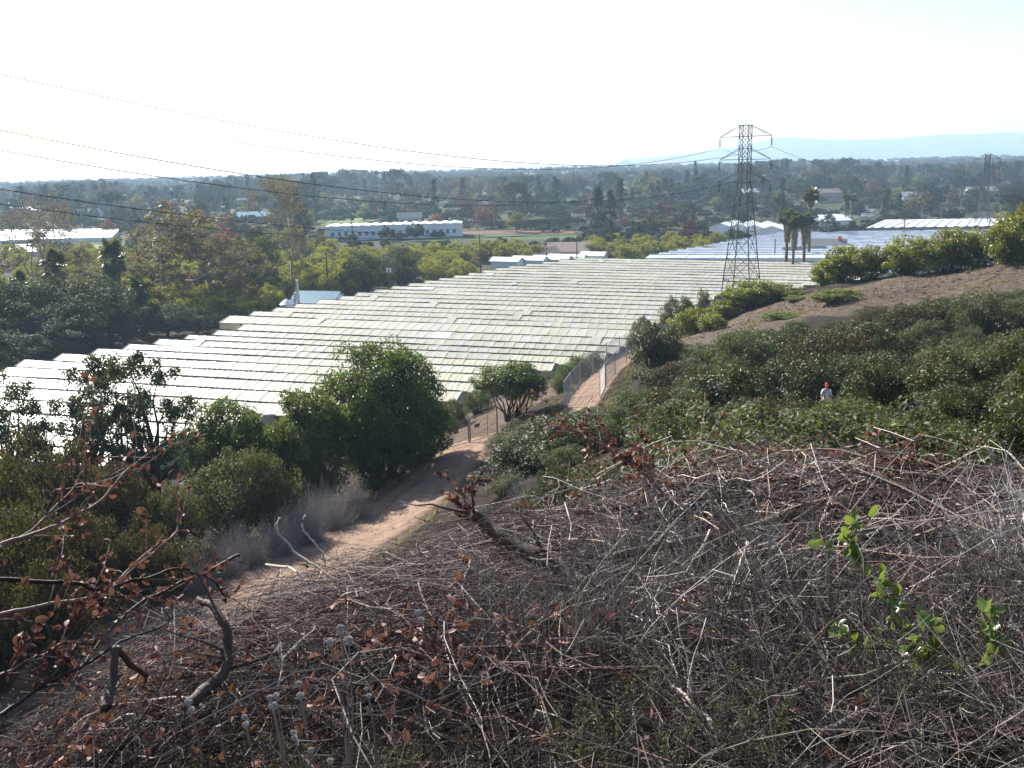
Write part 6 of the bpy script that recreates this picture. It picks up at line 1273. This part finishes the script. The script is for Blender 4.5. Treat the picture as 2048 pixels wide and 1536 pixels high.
# ------------------------------------------------------------------ the walker
def person():
    b, _ = col_point(1650, 40.0); root = thing('person', 'person in white T-shirt and red cap walking among the shrubs', 'person', tuple(b), math.radians(168), scale=(.74, .8, .94))
    M['skin'] = plain('skin', (.45, .26, .19), .6, var=.05); M['shirt'] = plain('white cotton', (.72, .72, .78), .85, var=.05, scale=20); M['cap'] = plain('red cap cloth', (.55, .03, .035), .7, var=.1, scale=20); M['trousers'] = plain('dark trousers', (.05, .055, .07), .85); M['strap'] = plain('blue strap', (.04, .06, .18), .7)
    def skin(name, verts, edges, radii, mat, root_i=0, sub=2):
        me = bpy.data.meshes.new(name); me.from_pydata([tuple(v) for v in verts], edges, []); o = obj(name, me, root); me.materials.append(mat)
        sk = o.modifiers.new('skin', 'SKIN'); sk.use_smooth_shade = True; s = o.modifiers.new('sub', 'SUBSURF'); s.levels = sub; s.render_levels = sub
        for v, r in zip(me.skin_vertices[0].data, radii): v.radius = r if isinstance(r, tuple) else (r, r); v.use_root = False
        me.skin_vertices[0].data[root_i].use_root = True; return o
    V = [(0, 0, .95), (0, 0, 1.12), (0, .01, 1.32), (0, .02, 1.45), (0, .03, 1.53), (.10, 0, .90), (.11, .12, .50), (.11, .02, .09), (.11, .18, .05), (-.10, 0, .90), (-.11, -.08, .50), (-.11, -.28, .14), (-.11, -.14, .06), (.19, .02, 1.41), (.27, .0, 1.14), (.20, .22, 1.02), (.14, .29, 1.02), (-.19, .02, 1.41), (-.27, .02, 1.14), (-.20, .22, 1.0), (-.13, .28, 1.0)]
    E = [(0, 1), (1, 2), (2, 3), (3, 4), (0, 5), (5, 6), (6, 7), (7, 8), (0, 9), (9, 10), (10, 11), (11, 12), (3, 13), (13, 14), (14, 15), (15, 16), (3, 17), (17, 18), (18, 19), (19, 20)]
    R = [(.16, .12), (.15, .11), (.17, .12), (.11, .09), .058, .095, .065, .045, .04, .095, .065, .045, .04, .06, .046, .036, .034, .06, .046, .036, .034]
    skin('body', V, E, R, M['skin'])
    skin('head', [(0, .03, 1.50), (0, .035, 1.60), (0, .045, 1.68), (0, .03, 1.74)], [(0, 1), (1, 2), (2, 3)], [.055, (.068, .08), (.078, .095), (.06, .075)], M['skin'])
    skin('shirt', [(0, 0, .93), (0, 0, 1.12), (0, .01, 1.32), (0, .02, 1.44), (.19, .02, 1.41), (.265, .0, 1.18), (-.19, .02, 1.41), (-.265, .02, 1.18)], [(0, 1), (1, 2), (2, 3), (3, 4), (4, 5), (3, 6), (6, 7)], [(.19, .15), (.175, .135), (.195, .145), (.125, .105), .085, .075, .085, .075], M['shirt'])
    skin('trousers', [(0, 0, .98), (0, 0, .9), (.10, 0, .82), (.11, .12, .50), (.11, .02, .12), (-.10, 0, .82), (-.11, -.08, .50), (-.11, -.27, .17)], [(0, 1), (1, 2), (2, 3), (3, 4), (1, 5), (5, 6), (6, 7)], [(.18, .14), (.17, .14), .115, .085, .07, .115, .085, .07], M['trousers'], 1)
    g = MB(); th = np.linspace(0, np.pi / 2, 6); g.tubes(np.stack([0 * th, .03 + 0 * th, 1.685 + .115 * np.sin(th)], 1)[None], (.105 * np.cos(th) + .004)[None], 14); cp = g.build('cap', M['cap'], root, True)
    a = np.linspace(-1.1, 1.1, 9); o_ = [(math.sin(q) * .10, .03 + math.cos(q) * .10, 1.70) for q in a] + [(math.sin(q) * .105, .06 + math.cos(q) * .19, 1.675) for q in a[::-1]]
    MB().prism(o_, (0, 0, 0), (0, 0, .012)).build('brim', M['cap'], cp)
    MB().bar((.12, .145, 1.0), (.10, .14, 1.42), .035, .012).build('strap', M['strap'], root)
    for s in (-1, 1): MB().tubes(np.array([[s * .028, .128, 1.685], [s * .028, .136, 1.685], [s * .028, .139, 1.685]])[None], np.array([[.011, .009, .003]]), 6).build('eye', M['rubber'], root)
    MB().prism([(-.014, .128, 1.63), (.014, .128, 1.63), (0, .135, 1.675)], (0, 0, 0), (0, .022, -.006)).build('nose', M['skin'], root)
person()

# ------------------------------------------------------------------ grass and weeds along the tracks
def verge():
    rng = np.random.default_rng(64); mb = MB(); gb = MB(); st = MB()
    def along(line, n, off, sp):
        d = np.r_[0, np.cumsum(np.linalg.norm(np.diff(line[:, :2], axis=0), axis=1))]; q = rng.random(n) * d[-1]; x = np.interp(q, d, line[:, 0]); y = np.interp(q, d, line[:, 1]); e = .4
        tx = np.interp(q + e, d, line[:, 0]) - np.interp(q - e, d, line[:, 0]); ty = np.interp(q + e, d, line[:, 1]) - np.interp(q - e, d, line[:, 1]); L = np.hypot(tx, ty) + 1e-6
        o = rng.choice([-1, 1], n) * (off + np.abs(rng.normal(0, sp, n))); return x - ty / L * o, y + tx / L * o
    def blades(m, x, y, hr):
        n = len(x); z = H(x, y) - .03; h = rng.uniform(*hr, n); a = rng.random(n) * 6.283; l = rng.uniform(.1, .7, n) * h; w_ = rng.uniform(.010, .022, n)
        p0 = np.stack([x, y, z], 1); tp = p0 + np.stack([np.cos(a) * l, np.sin(a) * l, h], 1); md = p0 + np.stack([np.cos(a) * l * .3, np.sin(a) * l * .3, h * .6], 1); sd = np.stack([-np.sin(a), np.cos(a), 0 * a], 1) * w_[:, None]
        V = np.stack([p0 - sd, p0 + sd, md + sd * .8, tp, md - sd * .8], 1).reshape(-1, 3); i = np.arange(n)[:, None] * 5
        m.add(V, i + [0, 1, 2, 4], rng.random(n)); m.f3.append(i + [4, 2, 3] + m.n - len(V)); m.a3.append(rng.random(n))
    for line, n, off in ((ROAD, 4200, 2.6), (PATH, 1400, 1.5), (TRAIL, 1800, .9), (BANK, 2600, 2.6)):
        x, y = along(line, n // 12, off, .7); k = 12; x = np.repeat(x, k) + rng.normal(0, .09, len(x) * k); y = np.repeat(y, k) + rng.normal(0, .09, len(y) * k); blades(mb, x, y, (.12, .42))
    x, y = along(PATH, 260, 1.9, .8); x = np.repeat(x, 8) + rng.normal(0, .1, len(x) * 8); y = np.repeat(y, 8) + rng.normal(0, .1, len(y) * 8); blades(gb, x, y, (.1, .3))
    stuff(mb.build('verge_grass', M['dry_blade']), 'dry straw grass tufts along the dirt tracks and bank', 'dry grass')
    stuff(gb.build('green_verge', M['lf_grass']), 'fresh green grass beside the fenced footpath', 'grass')
    # loose stones and clods
    for line, n, off, r in ((ROAD, 500, 0.0, .03), (ROAD, 500, 2.3, .05), (BANK, 900, 0.0, .10), (PATH, 200, 1.2, .04)):
        x, y = along(line, n, off, 1.2 if off == 0 else .5); 
        if r > .08: x = x + rng.normal(0, 2.0, n); y = y + rng.normal(0, 2.0, n)
        z = H(x, y); s = r * rng.uniform(.5, 1.6, n); c = np.stack([x, y, z + s * .2 + (.05 if line is not BANK else 0)], 1)
        o = np.array([[1, 0, 0], [0, 1, 0], [-1, 0, 0], [0, -1, 0], [0, 0, .7], [0, 0, -.7]]); V = c[:, None] + o[None] * s[:, None, None] * rng.uniform(.6, 1.3, (n, 6, 1)); i = np.arange(n)[:, None, None] * 6
        f = np.array([[0, 1, 4], [1, 2, 4], [2, 3, 4], [3, 0, 4], [1, 0, 5], [2, 1, 5], [3, 2, 5], [0, 3, 5]]); st.add(V.reshape(-1, 3), (i + f[None]).reshape(-1, 3), .5)
    stuff(st.build('loose_stones', M['stone']), 'loose earth clods and stones on the tracks and the bank', 'stones')
M['dry_blade'] = leaf_mat('straw', (.10, .075, .045), (.20, .155, .095), (.33, .27, .18), .3, .8, .1); M['stone'] = plain('earth clod', (.19, .135, .10), .95, .1, scale=5)
verge()
haze()
